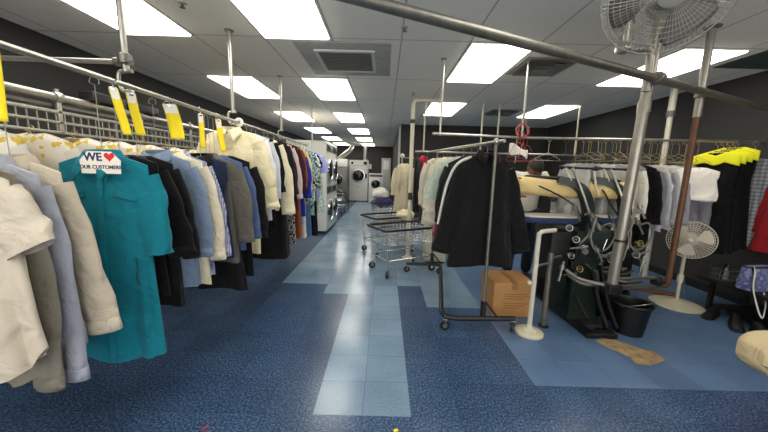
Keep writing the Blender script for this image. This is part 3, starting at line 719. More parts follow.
# ------------------------------------------------------------------ laundry machines
DGLASS = mat('dark_door_glass', (24, 26, 28), .12); MACH = mat('machine_white', (226, 225, 218), .35); MGREY = mat('machine_grey_panel', (92, 92, 90), .4)
def porthole(parent, c, r, ax, deep=.05):
    d = obj('door', MB().lathe([(r, 0), (r * 1.02, deep * .5), (r * .96, deep), (r * .8, deep * 1.05), (r * .78, deep * .7)], c, ax, 36, cap=False), BRIGHT, parent)
    obj('door_glass', MB().lathe([(r * .8, deep * .7), (r * .6, deep * 1.1), (r * .3, deep * 1.35), (.002, deep * 1.4)], c, ax, 36), DGLASS, d)
    return d
def stack_dryer(loc, lab):
    t = thing('stacked_dryer', lab, 'dryer', loc, 0, 'stacked dryers along the left wall')
    obj('cabinet', MB().box((-.9, -.37, .06), (0, .37, 2.12), .012), MACH, t)
    obj('kick_plate', MB().box((-.88, -.36, 0), (-.03, .36, .06)), BLACKP, t, smooth=False)
    for z in (.5, 1.46):
        d = porthole(t, (0, 0, z), .27, (1, 0, 0)); d['label'] = 'dark round porthole door'
        obj('handle', MB().box((.02, -.30, z - .06), (.07, -.26, z + .06), .008), BLACKP, d)
    for z in (.93, 1.9):
        p = obj('control_panel', MB().box((0, -.34, z), (.012, .34, z + .16), .003), MGREY, t)
        obj('display', MB().box((.012, -.2, z + .04), (.016, .05, z + .12)), BLACKP, p, smooth=False)
        obj('coin_slot', MB().box((.012, .14, z + .03), (.022, .24, z + .13), .003), BRIGHT, p)
    return t
s0 = stack_dryer((-1.33, 7.25, 0), 'stacked white dryer nearest the hanging clothes, with dark round doors')
dup(s0, (-1.33, 8.01, 0), label='second stacked white dryer along the left wall, beyond the nearest')
tag(obj('notice_sheet', MB().box((-.12, -.002, -.16), (.12, 0, .16)), mat('faded_notice', (205, 208, 204), .8), loc=(-1.75, 6.8795, 1.72)), 'faded paper notice on the side of the nearest stacked dryer', 'notice')
# washer-extractor with steel front
t = thing('washer_extractor', 'dark steel-fronted washer between the stacked dryers and the big white dryer', 'washer', (-1.95, 13.7, 0))
obj('cabinet', MB().box((-.55, -.3, 0), (.26, .5, 1.6), .015), mat('washer_steel', (120, 120, 116), .4, .5), t)
obj('control_panel', MB().box((-.5, -.32, 1.62), (.26, .3, 1.95), .01), MACH, t)
porthole(t, (-.12, -.3, 1.05), .25, (0, -1, 0)); porthole(t, (-.12, -.3, .42), .22, (0, -1, 0))
t = thing('big_dryer', 'tall white industrial dryer with round door at the far end of the aisle', 'dryer', (-1.26, 14.4, 0))
obj('cabinet', MB().box((-.44, 0, .03), (.44, .9, 1.95), .012), MACH, t)
d = porthole(t, (0, 0, 1.22), .33, (0, -1, 0), .06)
obj('hinge', MB().box((.3, -.05, 1.12), (.4, 0, 1.32), .006), BLACKP, d)
obj('panel_line', MB().box((-.43, -.004, 1.68), (.43, 0, 1.69)), MGREY, t, smooth=False)
obj('thermometer', MB().lathe([(.06, 0), (.06, .02), (.05, .025)], (-.3, 0, 1.81), (0, -1, 0)), BLACKP, t)
obj('control_box', MB().box((.24, -.015, 1.74), (.4, 0, 1.88), .004), BLACKP, t)
obj('badge', MB().lathe([(.03, 0), (.03, .008)], (-.02, 0, .7), (0, -1, 0)), MGREY, t)
obj('side_panel', MB().box((.44, .1, 1.55), (.6, .5, 1.78), .006), MACH, t)
t = thing('front_load_washer', 'smaller white front-loading washer beside the big dryer', 'washer', (-.42, 14.1, 0))
obj('cabinet', MB().box((-.34, 0, 0), (.34, .7, 1.34), .02), MACH, t)
porthole(t, (0, 0, .86), .24, (0, -1, 0)); obj('control_panel', MB().box((-.3, -.008, 1.19), (.3, 0, 1.29)), MGREY, t, smooth=False)
DUCT = mat('silver_duct', (196, 196, 192), .3, .8)
t = thing('duct_pipe', 'silver exhaust duct sloping down to the far steel washer', 'duct'); obj('duct', MB().tube([(-1.65, 14.9, ZC - .001), (-1.65, 14.6, 2.45), (-2.2, 14.1, 1.95)], .1, 16, smooth=4), DUCT, t); obj('flange', MB().lathe([(.14, 0), (.14, -.02), (.1, -.03)], (-1.65, 14.9, ZC - .001)), DUCT, t)
t = thing('duct_pipe', 'silver upright duct rising from the big dryer to the ceiling', 'duct', (-.98, 14.85, 0)); obj('duct', MB().tube([(0, 0, 1.96), (0, 0, ZC - .001)], .09, 16), DUCT, t); obj('collar', MB().lathe([(.11, 1.955), (.11, 2.0), (.09, 2.01)]), DUCT, t)

# ------------------------------------------------------------------ carts
def caster(parent, p, r=.05, ang=0., w=.024):
    c = obj('caster', MB().box((p[0] - .02, p[1] - .02, p[2] + 2 * r + .012), (p[0] + .02, p[1] + .02, p[2] + 2 * r + .022)).tube([(p[0], p[1], p[2] + 2 * r + .02), (p[0], p[1], p[2] + 2 * r + .05)], .01, 8)
            .bar([(p[0] + sin(ang) * (w * .8), p[1] - cos(ang) * (w * .8), p[2] + r), (p[0] + sin(ang) * w * .8, p[1] - cos(ang) * w * .8, p[2] + 2 * r + .016)], .004, .024)
            .bar([(p[0] - sin(ang) * (w * .8), p[1] + cos(ang) * (w * .8), p[2] + r), (p[0] - sin(ang) * w * .8, p[1] + cos(ang) * w * .8, p[2] + 2 * r + .016)], .004, .024), BRIGHT, parent)
    ax = (sin(ang), -cos(ang), 0)
    q = Vector((p[0], p[1], p[2] + r))
    obj('wheel', MB().lathe([(r * .5, -w / 2), (r * .95, -w / 2), (r, -w * .3), (r, w * .3), (r * .95, w / 2), (r * .5, w / 2)], q, ax, 24), RUBBER, c)
    obj('hub', MB().lathe([(.006, -w * .7), (r * .5, -w * .52), (r * .5, w * .52), (.006, w * .7)], q, ax, 18), GREYPL, c)
def laundry_cart(lab, loc, rz):
    t = thing('laundry_cart', lab, 'cart', loc, rz, 'wire laundry carts')
    a, b_, zr, zb, ib = .46, .29, .68, .46, .86
    cr = [(-a, -b_), (a, -b_), (a, b_), (-a, b_)]
    def rr(s_, z, k=.05):
        o = []
        for (x, y) in cr:
            sx, sy = math.copysign(1, x), math.copysign(1, y)
            a0 = {(-1, -1): PI, (1, -1): 1.5 * PI, (1, 1): 0, (-1, 1): .5 * PI}[(sx, sy)]
            for i in range(5): o.append(((x * s_ - sx * k) + k * cos(a0 + i * PI / 8), (y * s_ - sy * k) + k * sin(a0 + i * PI / 8), z))
        return o + [o[0]]
    obj('rim_bumper', MB().tube(rr(1, zr), .017, 10), RUBBER, t)
    bw = MB()
    for k in range(5): bw.tube(rr(ib + (1 - ib) * k / 5, zb + (zr - zb) * k / 5), .0035, 5)
    for k in range(15):
        u = -1 + 2 * k / 14
        for sg in (-1, 1): bw.tube([(u * a * .98, sg * b_, zr), (u * a * ib * .98, sg * b_ * ib, zb)], .003, 5)
        bw.tube([(u * a * ib * .98, -b_ * ib, zb), (u * a * ib * .98, b_ * ib, zb)], .003, 5)
    for k in range(11):
        u = -1 + 2 * k / 10
        for sg in (-1, 1): bw.tube([(sg * a, u * b_ * .98, zr), (sg * a * ib, u * b_ * ib * .98, zb)], .003, 5)
        bw.tube([(-a * ib, u * b_ * ib * .98, zb), (a * ib, u * b_ * ib * .98, zb)], .003, 5)
    obj('basket', bw, BRIGHT, t)
    fr = MB()
    for sx in (-1, 1):
        for sy in (-1, 1): fr.tube([(sx * a * .9, sy * b_ * .9, zr - .1), (sx * a * .84, sy * b_ * .84, .15)], .0115, 8)
    q = [(sx * a * .85, sy * b_ * .85, .24) for sx, sy in ((-1, -1), (1, -1), (1, 1), (-1, 1))]
    for i in range(4): fr.tube([q[i], q[(i + 1) % 4]], .009, 8)
    fr.tube([q[0], q[2]], .007, 6)
    obj('frame', fr, BRIGHT, t)
    for sx in (-1, 1):
        for sy in (-1, 1): caster(t, (sx * a * .84, sy * b_ * .84, 0), .052, random.Random(sx * 3 + sy).uniform(0, 3))
    return t
random.seed(4)
c0 = laundry_cart('wire laundry cart with black rim nearest in the aisle', (.29, 4.46, 0), .5)
dup(c0, (.1, 5.5, 0), .55, label='second wire laundry cart, just behind the nearest one')
dup(c0, (-.02, 8.0, 0), 1.5, label='far wire laundry cart under a purple laundry pile')
dup(c0, (-1.66, 10.3, 0), 1.57, label='far wire laundry cart by the left-hand dryers')
tag(obj('laundry_pile', MB().ell((0, 0, 0), (.36, .24, .13), 24, 12, lambda p, q: q + Vector((0, 0, .02 * sin(9 * p.x + 3 * p.y))) + p * .02 * sin(11 * p.y + 5 * p.x)), cloth('purple', (54, 44, 92)), loc=(-.02, 8.0, .66), rot=(0, 0, 1.5)), 'purple laundry heaped in a far wire cart', 'laundry')
tag(obj('laundry_pile', MB().ell((0, 0, 0), (.22, .18, .16), 24, 12, lambda p, q: q + p * .03 * sin(9 * p.y + 6 * p.x)), cloth('whitepile', (226, 222, 212)), loc=(-.12, 8.15, .86)), 'white laundry bundle on top of the purple pile', 'laundry')
tag(obj('laundry_pile', MB().ell((0, 0, 0), (.3, .2, .1), 24, 12, lambda p, q: q + p * .025 * sin(9 * p.y + 6 * p.x)), cloth('greypile', (120, 122, 122)), loc=(.05, 5.5, .54), rot=(0, 0, .55)), 'grey laundry lying in the second wire cart', 'laundry')
tag(obj('laundry_pile', MB().ell((0, 0, 0), (.16, .12, .09), 20, 10, lambda p, q: q + p * .02 * sin(9 * p.y + 6 * p.x)), cloth('creampile', (226, 214, 180)), loc=(.38, 5.35, .72)), 'small cream cloth bundle on the rim of the second cart', 'laundry')

# ------------------------------------------------------------------ cream post with bent arm
t = thing('pipe_post', 'tall cream pipe post with bent top arm in the middle of the room', 'post', (.43, 5.1, 0))
obj('post', MB().tube([(0, 0, .01), (0, 0, 2.58)], .033, 16), CREAMP, t)
obj('foot', MB().lathe([(.1, 0), (.1, .012), (.05, .03), (.033, .06)]), CREAMP, t)
obj('coupling', MB().lathe([(.04, 2.27), (.04, 2.33)]), BLACKP, t)
obj('arm', MB().tube([(0, 0, 2.57), (.02, 0, 2.61), (.06, 0, 2.63), (.43, 0, 2.63)], .03, 14, smooth=3), CREAMP, t)
obj('stub_pipe', MB().tube([(.43, 0, 2.6), (.43, 0, ZC - .001)], .024, 12), CREAMP, t)
obj('switch_box', MB().box((-.035, -.05, 1.02), (.035, -.03, 1.14), .005), BLACKP, t)

# ------------------------------------------------------------------ wheeled garment rack
A = Vector((1.03, 2.88, 0)); B = Vector((.76, 4.86, 0))
t = thing('wheeled_garment_rack', 'wheeled garment rack with black bent base holding the black coat', 'garment rack')
bs = MB().bar([(.6, 2.66, .13), (1.26, 2.66, .13)], .045, .05).bar([(.6, 2.66, .13), (.82, 4.66, .13)], .045, .05).bar([(.82, 4.66, .13), (.36, 4.66, .13)], .045, .05)
bs = MB().tube([(1.27, 2.70, .13), (.72, 2.68, .13), (.61, 2.70, .13), (.59, 2.8, .13), (.84, 4.2, .13), (.84, 4.3, .13), (.78, 4.34, .13), (.35, 4.34, .13)], .024, 12)
obj('base', bs, BLACKP, t)
B = Vector((.73, 4.34, 0)); A = Vector((.965, 2.70, 0))
for P_ in (A, B): 
    u = obj('upright', MB().tube([P_ + Vector((0, 0, .13)), P_ + Vector((0, 0, 1.76))], .0155, 12), DKSTEEL, t)
    obj('socket', MB().lathe([(.026, .12), (.026, .3)], P_), BLACKP, u)
    br = MB().bar([P_ + Vector((.14, 0, .14)), P_ + Vector((.01, 0, .3))], .02, .02); obj('brace', br, BLACKP, u)
obj('top_rail', MB().tube([A + Vector((.03, -.1, 1.77)), B + Vector((-.06, .45, 1.80))], .0155, 12), CHROME, t)
obj('joint', MB().ell(A + Vector((0, 0, 1.77)), (.03, .03, .03)), CHROME, t)
for p in ((1.25, 2.70, 0), (.61, 2.7, 0), (.84, 4.3, 0), (.36, 4.34, 0)): caster(t, p, .047, 1.2 if p[0] > 1 else .2)
RD = (B - A).normalized(); rzR = math.atan2(RD.y, RD.x) - PI / 2
ZG = 'clothes on the wheeled rack'; ZH = 'hangers on the wheeled rack'
def ZR(name, cat, label, short, d, z, m, **kw):
    p = A + RD * d; kw.setdefault('hm', WIREG); zr = 1.77 + .012 + .03 * d / 2
    kw.setdefault('rz', rzR * .3)
    return garment(name, cat, label, short, (p.x, p.y, z), m, group=ZG, hgroup=ZH, hook=zr - z, **kw)
ZR('long_coat', 'coat', 'large black coat facing the aisle on the front of the wheeled rack', 'large black coat', .15, 1.69, cloth('blackcoat', (20, 20, 21)), W=.215, L=1.08, hem=.33, D=.1, slope=.62, sleeve='long', slen=.8, sr=(.11, .085), sang=(.42, .26), collar=True, fold=.018, nu=72, nv=32, rz=.08, seed=5)
t_ = ZR('track_jacket', 'jacket', 'dark navy track jacket with white piping behind the black coat', 'white-piped track jacket', .36, 1.68, cloth('track', (40, 44, 54)), W=.205, L=.9, slope=.5, sleeve='long', slen=.72, sr=(.1, .07), sang=(.42, .16), rz=0.1)
for sd in (-1, 1):
    obj('piping', MB().tube([(sd * .08, -.055, -.03), (sd * .21, -.035, -.1), (sd * .29, -.03, -.26), (sd * .34, -.035, -.48), (sd * .375, -.04, -.7)], .014, 8, smooth=5), PAPER, t_)['label'] = 'white piping'
ZR('blouse', 'blouse', 'black satin blouse between the track jacket and the sage shirt', 'black satin blouse', .5, 1.68, cloth('satin', (30, 30, 32), rough=.5), W=.24, L=.9, slope=.5, sleeve='long')
ZR('polo_shirt', 'shirt', 'sage green short-sleeved shirt on the wheeled rack', 'sage shirt', .7, 1.68, cloth('sage', (176, 190, 176)), W=.25, L=.52, slope=.5, sleeve='short', slen=.34, sr=(.11, .11), sang=(.6, .3))
ZR('long_skirt', 'skirt', 'crimson skirt hanging below the sage shirt on the wheeled rack', 'crimson skirt', .72, 1.2, cloth('crimson', (158, 28, 64)), W=.27, L=.42, hem=.3, slope=.05, neck=.2, sleeve=None)
ZR('knit_jumper', 'jumper', 'off-white knitted jumper on the wheeled rack', 'off-white jumper', .92, 1.68, cloth('offw2', (206, 202, 188)), W=.205, L=.9, slope=.5, sleeve='long', slen=.66, sr=(.1, .075), sang=(.4, .1))
ZR('blouse', 'blouse', 'ivory blouse behind the off-white jumper on the wheeled rack', 'ivory blouse', 1.15, 1.69, cloth('ivory2', (214, 206, 180)), W=.185, L=.85, slope=.5, sleeve='long')
ZR('overshirt', 'shirt', 'pale grey overshirt at the far end of the wheeled rack', 'pale grey overshirt', 1.38, 1.69, cloth('grey2', (180, 180, 172)), W=.16, L=.8, slope=.5, sleeve='long')
ZR('long_dress', 'dress', 'cream long dress at the very end of the wheeled rack', 'cream long dress', 1.62, 1.69, cloth('cream9', (214, 204, 176)), W=.15, L=.95, hem=.2, slope=.5, sleeve='long')

t = thing('cream_cabinet', 'narrow cream cabinet standing behind the wheeled rack', 'cabinet', (.86, 4.95, 0))
obj('body', MB().box((-.17, -.15, .03), (.17, .15, .92), .012), CREAMP, t); obj('plinth', MB().box((-.15, -.13, 0), (.15, .13, .03)), BLACKP, t); obj('door', MB().box((-.155, -.162, .06), (.155, -.15, .88), .004), CREAMP, t); obj('knob', MB().lathe([(.012, 0), (.018, -.02), (.01, -.028)], (.1, -.162, .52), (0, 1, 0)), mat('purple_knob', (96, 80, 130), .4), t)
# far rail with dark suits
t = thing('pipe_rail', 'far white pipe rail on ceiling rods behind the presses', 'garment rail', (0, 5.7, 0))
obj('rail', MB().tube([(.55, 0, 1.86), (XR - .001, 0, 1.86)], .017, 12), CHROME, t)
for x in (.7, 1.75, 2.05, 3.5): obj('drop_rod', MB().tube([(x, 0, ZC - .001), (x, 0, 1.86)], .014, 10), CREAMP, t)
for k, (x, c_, nm) in enumerate(((.6, (28, 28, 40), 'midnight'), (.78, (34, 34, 44), 'ink blue'), (.96, (26, 24, 30), 'jet black'), (1.14, (60, 58, 60), 'slate'))):
    garment('suit_coat', 'coat', f'{nm} suit coat on the far pipe rail beyond the cream post' , f'{nm} far suit coat', (x, 5.7, 1.76), cloth('far' + nm.replace(' ', ''), c_), rz=1.35, W=.2, D=.045, L=1.0, sleeve='long', hm=WIREG, hook=.112, hgroup='hangers on the far rail', group='suits on the far rail', nu=36, nv=12)
t = tag(obj('red_scarf', MB().tube([(0, 0, 0), (.02, -.02, -.1), (-.01, -.02, -.25), (.01, -.02, -.32)], .03, 8, smooth=4).ell((0, -.01, .0), (.07, .05, .06)), cloth('redscarf', (200, 52, 76)), loc=(.68, 5.5, 1.72)), 'red scarf over the top of the dark far suits', 'scarf')
t = tag(obj('crimson_bundle', MB().ell((0, 0, 0), (.12, .1, .14), 18, 10, lambda p, q: q + p * .02 * sin(8 * p.x + 5 * p.z)), cloth('crim2', (176, 40, 84)), loc=(.78, 5.58, .66)), 'crimson cloth hem below the dark far suits', 'garment')
bpy.data.objects.remove(t)
# cream clothes on a far hook stand
t = thing('valet_stand', 'thin far metal clothes stand carrying cream clothes beside the dark partition', 'clothes stand', (.36, 6.6, 0))
obj('pole', MB().tube([(0, 0, .02), (0, 0, 1.8)], .014, 10), CHROME, t); obj('foot', MB().lathe([(.2, 0), (.2, .012), (.02, .03)]), BLACKP, t)
obj('hook_arm', MB().tube([(0, 0, 1.78), (.12, 0, 1.78), (.26, 0, 1.78)], .01, 8), CHROME, t); obj('knob', MB().ell((0, 0, 1.82), (.05, .05, .05)), WHITEP, t)
garment('cream_robe', 'robe', 'cream robe drooping on the far clothes stand left of the cream post', 'cream far robe', (.41, 6.48, 1.66), cloth('creamrobe', (206, 194, 164)), W=.17, L=1.1, D=.1, hem=.2, slope=.6, sleeve='long', fold=.04, hm=None, nu=48, nv=20)

# ------------------------------------------------------------------ overhead pipes and poles
t = thing('overhead_pipe', 'long grey overhead pipe crossing diagonally below the ceiling', 'pipe')
obj('pipe', MB().tube([(-1.6, .7, 2.2), (XR - .001, 3.385, 2.2)], .027, 18), DKSTEEL, t)
obj('wall_flange', MB().lathe([(.06, 0), (.06, -.012), (.03, -.03)], (XR - .001, 3.385, 2.2), (1, 0, 0)), DKSTEEL, t)
obj('ceiling_hanger', MB().tube([(-1.3, .835, 2.2), (-1.3, .835, ZC - .001)], .018, 10), DKSTEEL, t)
PX1, PY1 = 1.89, 2.37
POLE = mat('grey_white_pole', (150, 146, 136), .34, .65, noise=.1, nscale=7)
t = thing('steel_pole', 'thick grey-white pole hung from the ceiling in front of the green press', 'pole', (PX1, PY1, 0))
obj('shaft', MB().tube([(.07, 0, ZC - .001), (0, 0, .62)], .037, 20), POLE, t)
obj('coupling', MB().lathe([(.043, 1.98), (.043, 2.06)], (.046, 0, 0)), POLE, t)
obj('pipe_clamp', MB().lathe([(.036, -.03), (.042, -.02), (.042, .02), (.036, .03)], (.045, -.09, 2.2), (.82, .42, 0)).box((.03, -.07, 2.175), (.07, .0, 2.225), .006), DKSTEEL, t)
obj('side_duct', MB().tube([(-.19, -.06, ZC - .001), (-.19, -.06, 2.46), (-.15, -.06, 2.40), (-.03, -.06, 2.40), (.0, -.05, 2.33), (.01, -.045, 2.12)], .028, 14, smooth=5), POLE, t)
obj('elbow_clamp', MB().lathe([(.02, 0), (.04, .01), (.04, .06), (.02, .07)], (-.19, -.06, 2.40), (-1, -.2, 0)), CHROME, t)
obj('band', MB().lathe([(.041, 0.98), (.041, 1.0)], (.012, 0, 0)), BLACKP, t)
BROWN = mat('rusty_brown_pole', (94, 62, 40), .5, .25, noise=.35, nscale=6)
PX2, PY2 = 2.67, 2.70
t = thing('rusty_pole', 'slim rust-brown pole hung from the ceiling in front of the floor fan', 'pole', (PX2, PY2, 0))
obj('upper_sleeve', MB().tube([(0, 0, ZC - .001), (0, 0, 2.02)], .028, 16), POLE, t)
obj('shaft', MB().tube([(0, 0, 2.02), (0, 0, .5)], .0235, 16), BROWN, t); obj('flange', MB().lathe([(.06, ZC - .001), (.06, ZC - .01), (.034, ZC - .02)]), DKSTEEL, t)
obj('pipe_clamp', MB().lathe([(.034, -.025), (.04, -.018), (.04, .018), (.034, .025)], (0, -.0, 2.2), (0, 0, 1)), DKSTEEL, t)
t = thing('pipe_bracket', 'grey pipe bracket joining the feet of the two hanging poles', 'pipe')
d = Vector((PX2 - PX1, PY2 - PY1, 0))
obj('lower_bar', MB().tube([(PX1, PY1, .6), (PX2, PY2, .49)], .017, 10), DKSTEEL, t)
obj('upper_bar', MB().tube([(PX1 + .05, PY1 + .02, .66), (PX2 - .2, PY2 - .08, .60)], .014, 10), DKSTEEL, t)
obj('foot_block', MB().box((PX1 - .055, PY1 - .05, .56), (PX1 + .055, PY1 + .05, .63), .008), BLACKM, t)
obj('return_arm', MB().tube([(PX1, PY1, .60), (PX1 - .2, PY1 + .1, .62), (PX1 - .25, PY1 + .22, .66)], .016, 10, smooth=4), DKSTEEL, t)
obj('valve', MB().lathe([(.03, -.05), (.045, -.02), (.045, .02), (.03, .05)], (PX2 - .16, PY2 - .06, .56), d.normalized()), BLACKM, t)
# white wall pipe at the right wall
t = thing('wall_pipe', 'pale upright pipe on the right wall behind the clothes', 'pipe', (3.98, 4.4, 0))
obj('upper', MB().tube([(0, 0, ZC - .001), (0, 0, 2.38)], .042, 14), WHITEP, t); obj('lower', MB().tube([(0, 0, 2.4), (0, 0, .001)], .034, 14), WHITEP, t); obj('coupling', MB().lathe([(.05, 2.34), (.05, 2.42)]), GREYPL, t)

# fans
def cage(t, R, depth, wire, m, n=44, name='cage'):
    cg = MB()
    for k in range(9):
        r = R * (1 - k * .095); y = -depth * (1 - (r / R) ** 2) ** .5 if r < R else 0
        cg.ring((0, y, 0), r, wire * (2.4 if k == 0 else .8), (0, 1, 0), 48, 6)
        if k: cg.ring((0, depth * .9 * (1 - (r / R) ** 2) ** .5, 0), r, wire * .8, (0, 1, 0), 48, 5)
    for k in range(n):
        a = 2 * PI * k / n
        for sg in (-1, 1):
            cg.tube([(R * s_ * cos(a), sg * depth * (1 - s_ * s_) ** .5 * (1 if sg < 0 else .9), R * s_ * sin(a)) for s_ in (1, .9, .7, .45, .2)], wire * .7, 4, cap=False)
    return obj(name, cg, m, t)
def blades(t, R, n, m, rot0=0., w=.5, pitch_=.5):
    for k in range(n):
        a0 = rot0 + 2 * PI * k / n
        def f(u, v_):
            r = R * (.16 + .8 * u); da = (v_ - .5) * w * (.5 + 1.0 * u * (1.25 - .6 * u)) * 2 * (1 - .5 * max(0, u - .8) / .2 * abs(v_ - .5))
            return Vector((r * cos(a0 + da), (v_ - .5) * .14 * R * pitch_ * 2, r * sin(a0 + da)))
        obj('blade', MB().grid(f, 12, 8), m, t, solid=.004)
FANW = mat('fan_white', (214, 207, 188), .45)
t = thing('floor_fan', 'white pedestal floor fan on a round base behind the rusty pole', 'fan', (3.52, 3.42, 0))
obj('base', MB().lathe([(.25, 0), (.25, .012), (.2, .03), (.06, .05), (.03, .07)], n=40), CREAMP, t)
obj('pole', MB().tube([(0, 0, .05), (0, 0, .62)], .018, 14), FANW, t); obj('pole_sleeve', MB().lathe([(.027, .28), (.03, .3), (.03, .36), (.022, .38)]), FANW, t)
hd = bpy.data.objects.new('fan_head', None); C.objects.link(hd); hd.parent = t; hd.location = (-.05, -.09, .81); hd.rotation_euler = (-.08, 0, -.75)
cage(hd, .205, .075, .0022, FANW, 40); blades(hd, .185, 3, FANW, .35, .48, .8)
obj('motor', MB().lathe([(.03, .01), (.07, .05), (.075, .13), (.05, .17)], (0, 0, 0), (0, 1, 0)), FANW, hd); obj('hub', MB().lathe([(.035, .02), (.035, -.03), (.02, -.045)], (0, 0, 0), (0, 1, 0)), FANW, hd)
obj('neck', MB().tube([(0, 0, .6), (0, 0, .68), (-.0, .0, .78)], .022, 12), FANW, t)
t = thing('power_cord', 'dark thin cord running down from the floor fan', 'cord'); obj('cord', MB().tube([(3.56, 3.48, .7), (3.72, 3.62, .4), (3.86, 3.66, .12), (3.88, 3.66, .006)], .005, 6, smooth=5), GREYPL, t)
# ceiling fan on the pole
GFAN = mat('grey_fan_wire', (150, 149, 143), .4, .5); DBL = mat('dark_fan_blade', (84, 84, 82), .5, .3)
t = thing('wall_fan', 'large grey caged fan mounted on the pole just below the ceiling', 'fan', (1.43, 1.7, 2.44), rot=Vector((.45, .78, .5)).to_track_quat('Y', 'Z').to_euler())
cage(t, .285, .09, .0015, GFAN, 80); blades(t, .26, 3, DBL, 5.3, .55, .8)
obj('motor', MB().lathe([(.04, .0), (.085, .04), (.09, .14), (.06, .17)], (0, 0, 0), (0, 1, 0)), DBL, t); obj('badge', MB().lathe([(.06, 0), (.06, -.012), (.05, -.016)], (0, -.1, 0), (0, 1, 0)), GFAN, t)
mi = t.matrix_basis.inverted()
obj('mount', MB().tube([mi @ Vector((1.5, 1.8, 2.5)), mi @ Vector((1.65, 2.1, 2.56)), mi @ Vector((PX1, PY1 - .02, 2.62))], .02, 10), DKSTEEL, t)

# ------------------------------------------------------------------ white pipe stand, box, buckets
t = thing('pipe_stand', 'white pipe stand with round base and short top arm beside the cardboard box', 'stand', (1.41, 2.68, 0))
obj('base', MB().lathe([(.125, 0), (.125, .02), (.11, .03), (.03, .035)], n=40), CREAMP, t); obj('floor_flange', MB().lathe([(.06, .034), (.06, .044), (.03, .055), (.026, .09)]), WHITEP, t)
obj('post', MB().tube([(0, 0, .04), (0, 0, .97)], .021, 16), WHITEP, t)
obj('top_arm', MB().tube([(-.0, 0, .96), (.03, .01, .985), (.2, .1, .985)], .02, 12), WHITEP, t); obj('knob', MB().ell((-.04, 0, .5), (.022, .022, .022)).tube([(-.04, 0, .5), (0, 0, .5)], .008, 8), WHITEP, t)
obj('side_bar', MB().tube([(0, 0, .66), (.2, .12, .66)], .012, 10), CHROME, t)
CARD = mat('cardboard', (176, 130, 78), .8, noise=.08, nscale=5); CARDD = mat('cardboard_print', (132, 94, 56), .85); TAPE = mat('brown_tape', (150, 104, 58), .35)
t = thing('cardboard_box', 'brown taped cardboard box on the floor under the black coat', 'box', (1.385, 3.2, 0), -.02)
obj('carton', MB().box((-.215, -.21, 0), (.215, .21, .375), .006), CARD, t)
obj('tape', MB().box((-.232, -.03, .25), (.232, .03, .3765)).box((-.2325, -.03, .25), (.2325, .03, .3765)), TAPE, t, smooth=False)
bpy.data.objects.remove([c for c in t.children if c.name.startswith('tape')][0])
obj('tape', MB().box((-.03, -.2112, .375), (.03, .2112, .3765)).box((-.03, -.2115, .3), (.03, -.2098, .3765)), TAPE, t, smooth=False)
pr = MB()
for k, (w, z) in enumerate(((.26, .25), (.3, .225), (.22, .2), (.28, .15), (.24, .125), (.18, .1))):
    pr.box((-.1, -.2112, z), (-.1 + w * .9, -.2098, z + .007))
obj('print', pr, CARDD, t, smooth=False)
BKT = mat('black_bucket', (17, 17, 18), .4)
def bucket(loc, lab, r=.165, h=.3):
    t = thing('bucket', lab, 'bucket', loc, .4, 'black buckets by the press')
    obj('shell', MB().lathe([(r * .74, 0), (r * .97, h), (r * .93, h), (r * .71, .01), (.002, .01)], n=36), BKT, t)
    obj('rim', MB().ring((0, 0, h), r, .011, n=40), BKT, t)
    obj('handle', MB().tube([(r * cos(a), r * .9 * sin(a) - .01, h - .015 - .07 * sin(a)) for a in [PI + k * PI / 14 for k in range(15)]], .004, 6), WIREG, t)
bucket((2.41, 2.76, 0), 'front black bucket on the blue floor beside the press'); bucket((2.45, 3.1, 0), 'rear black bucket standing behind another bucket')

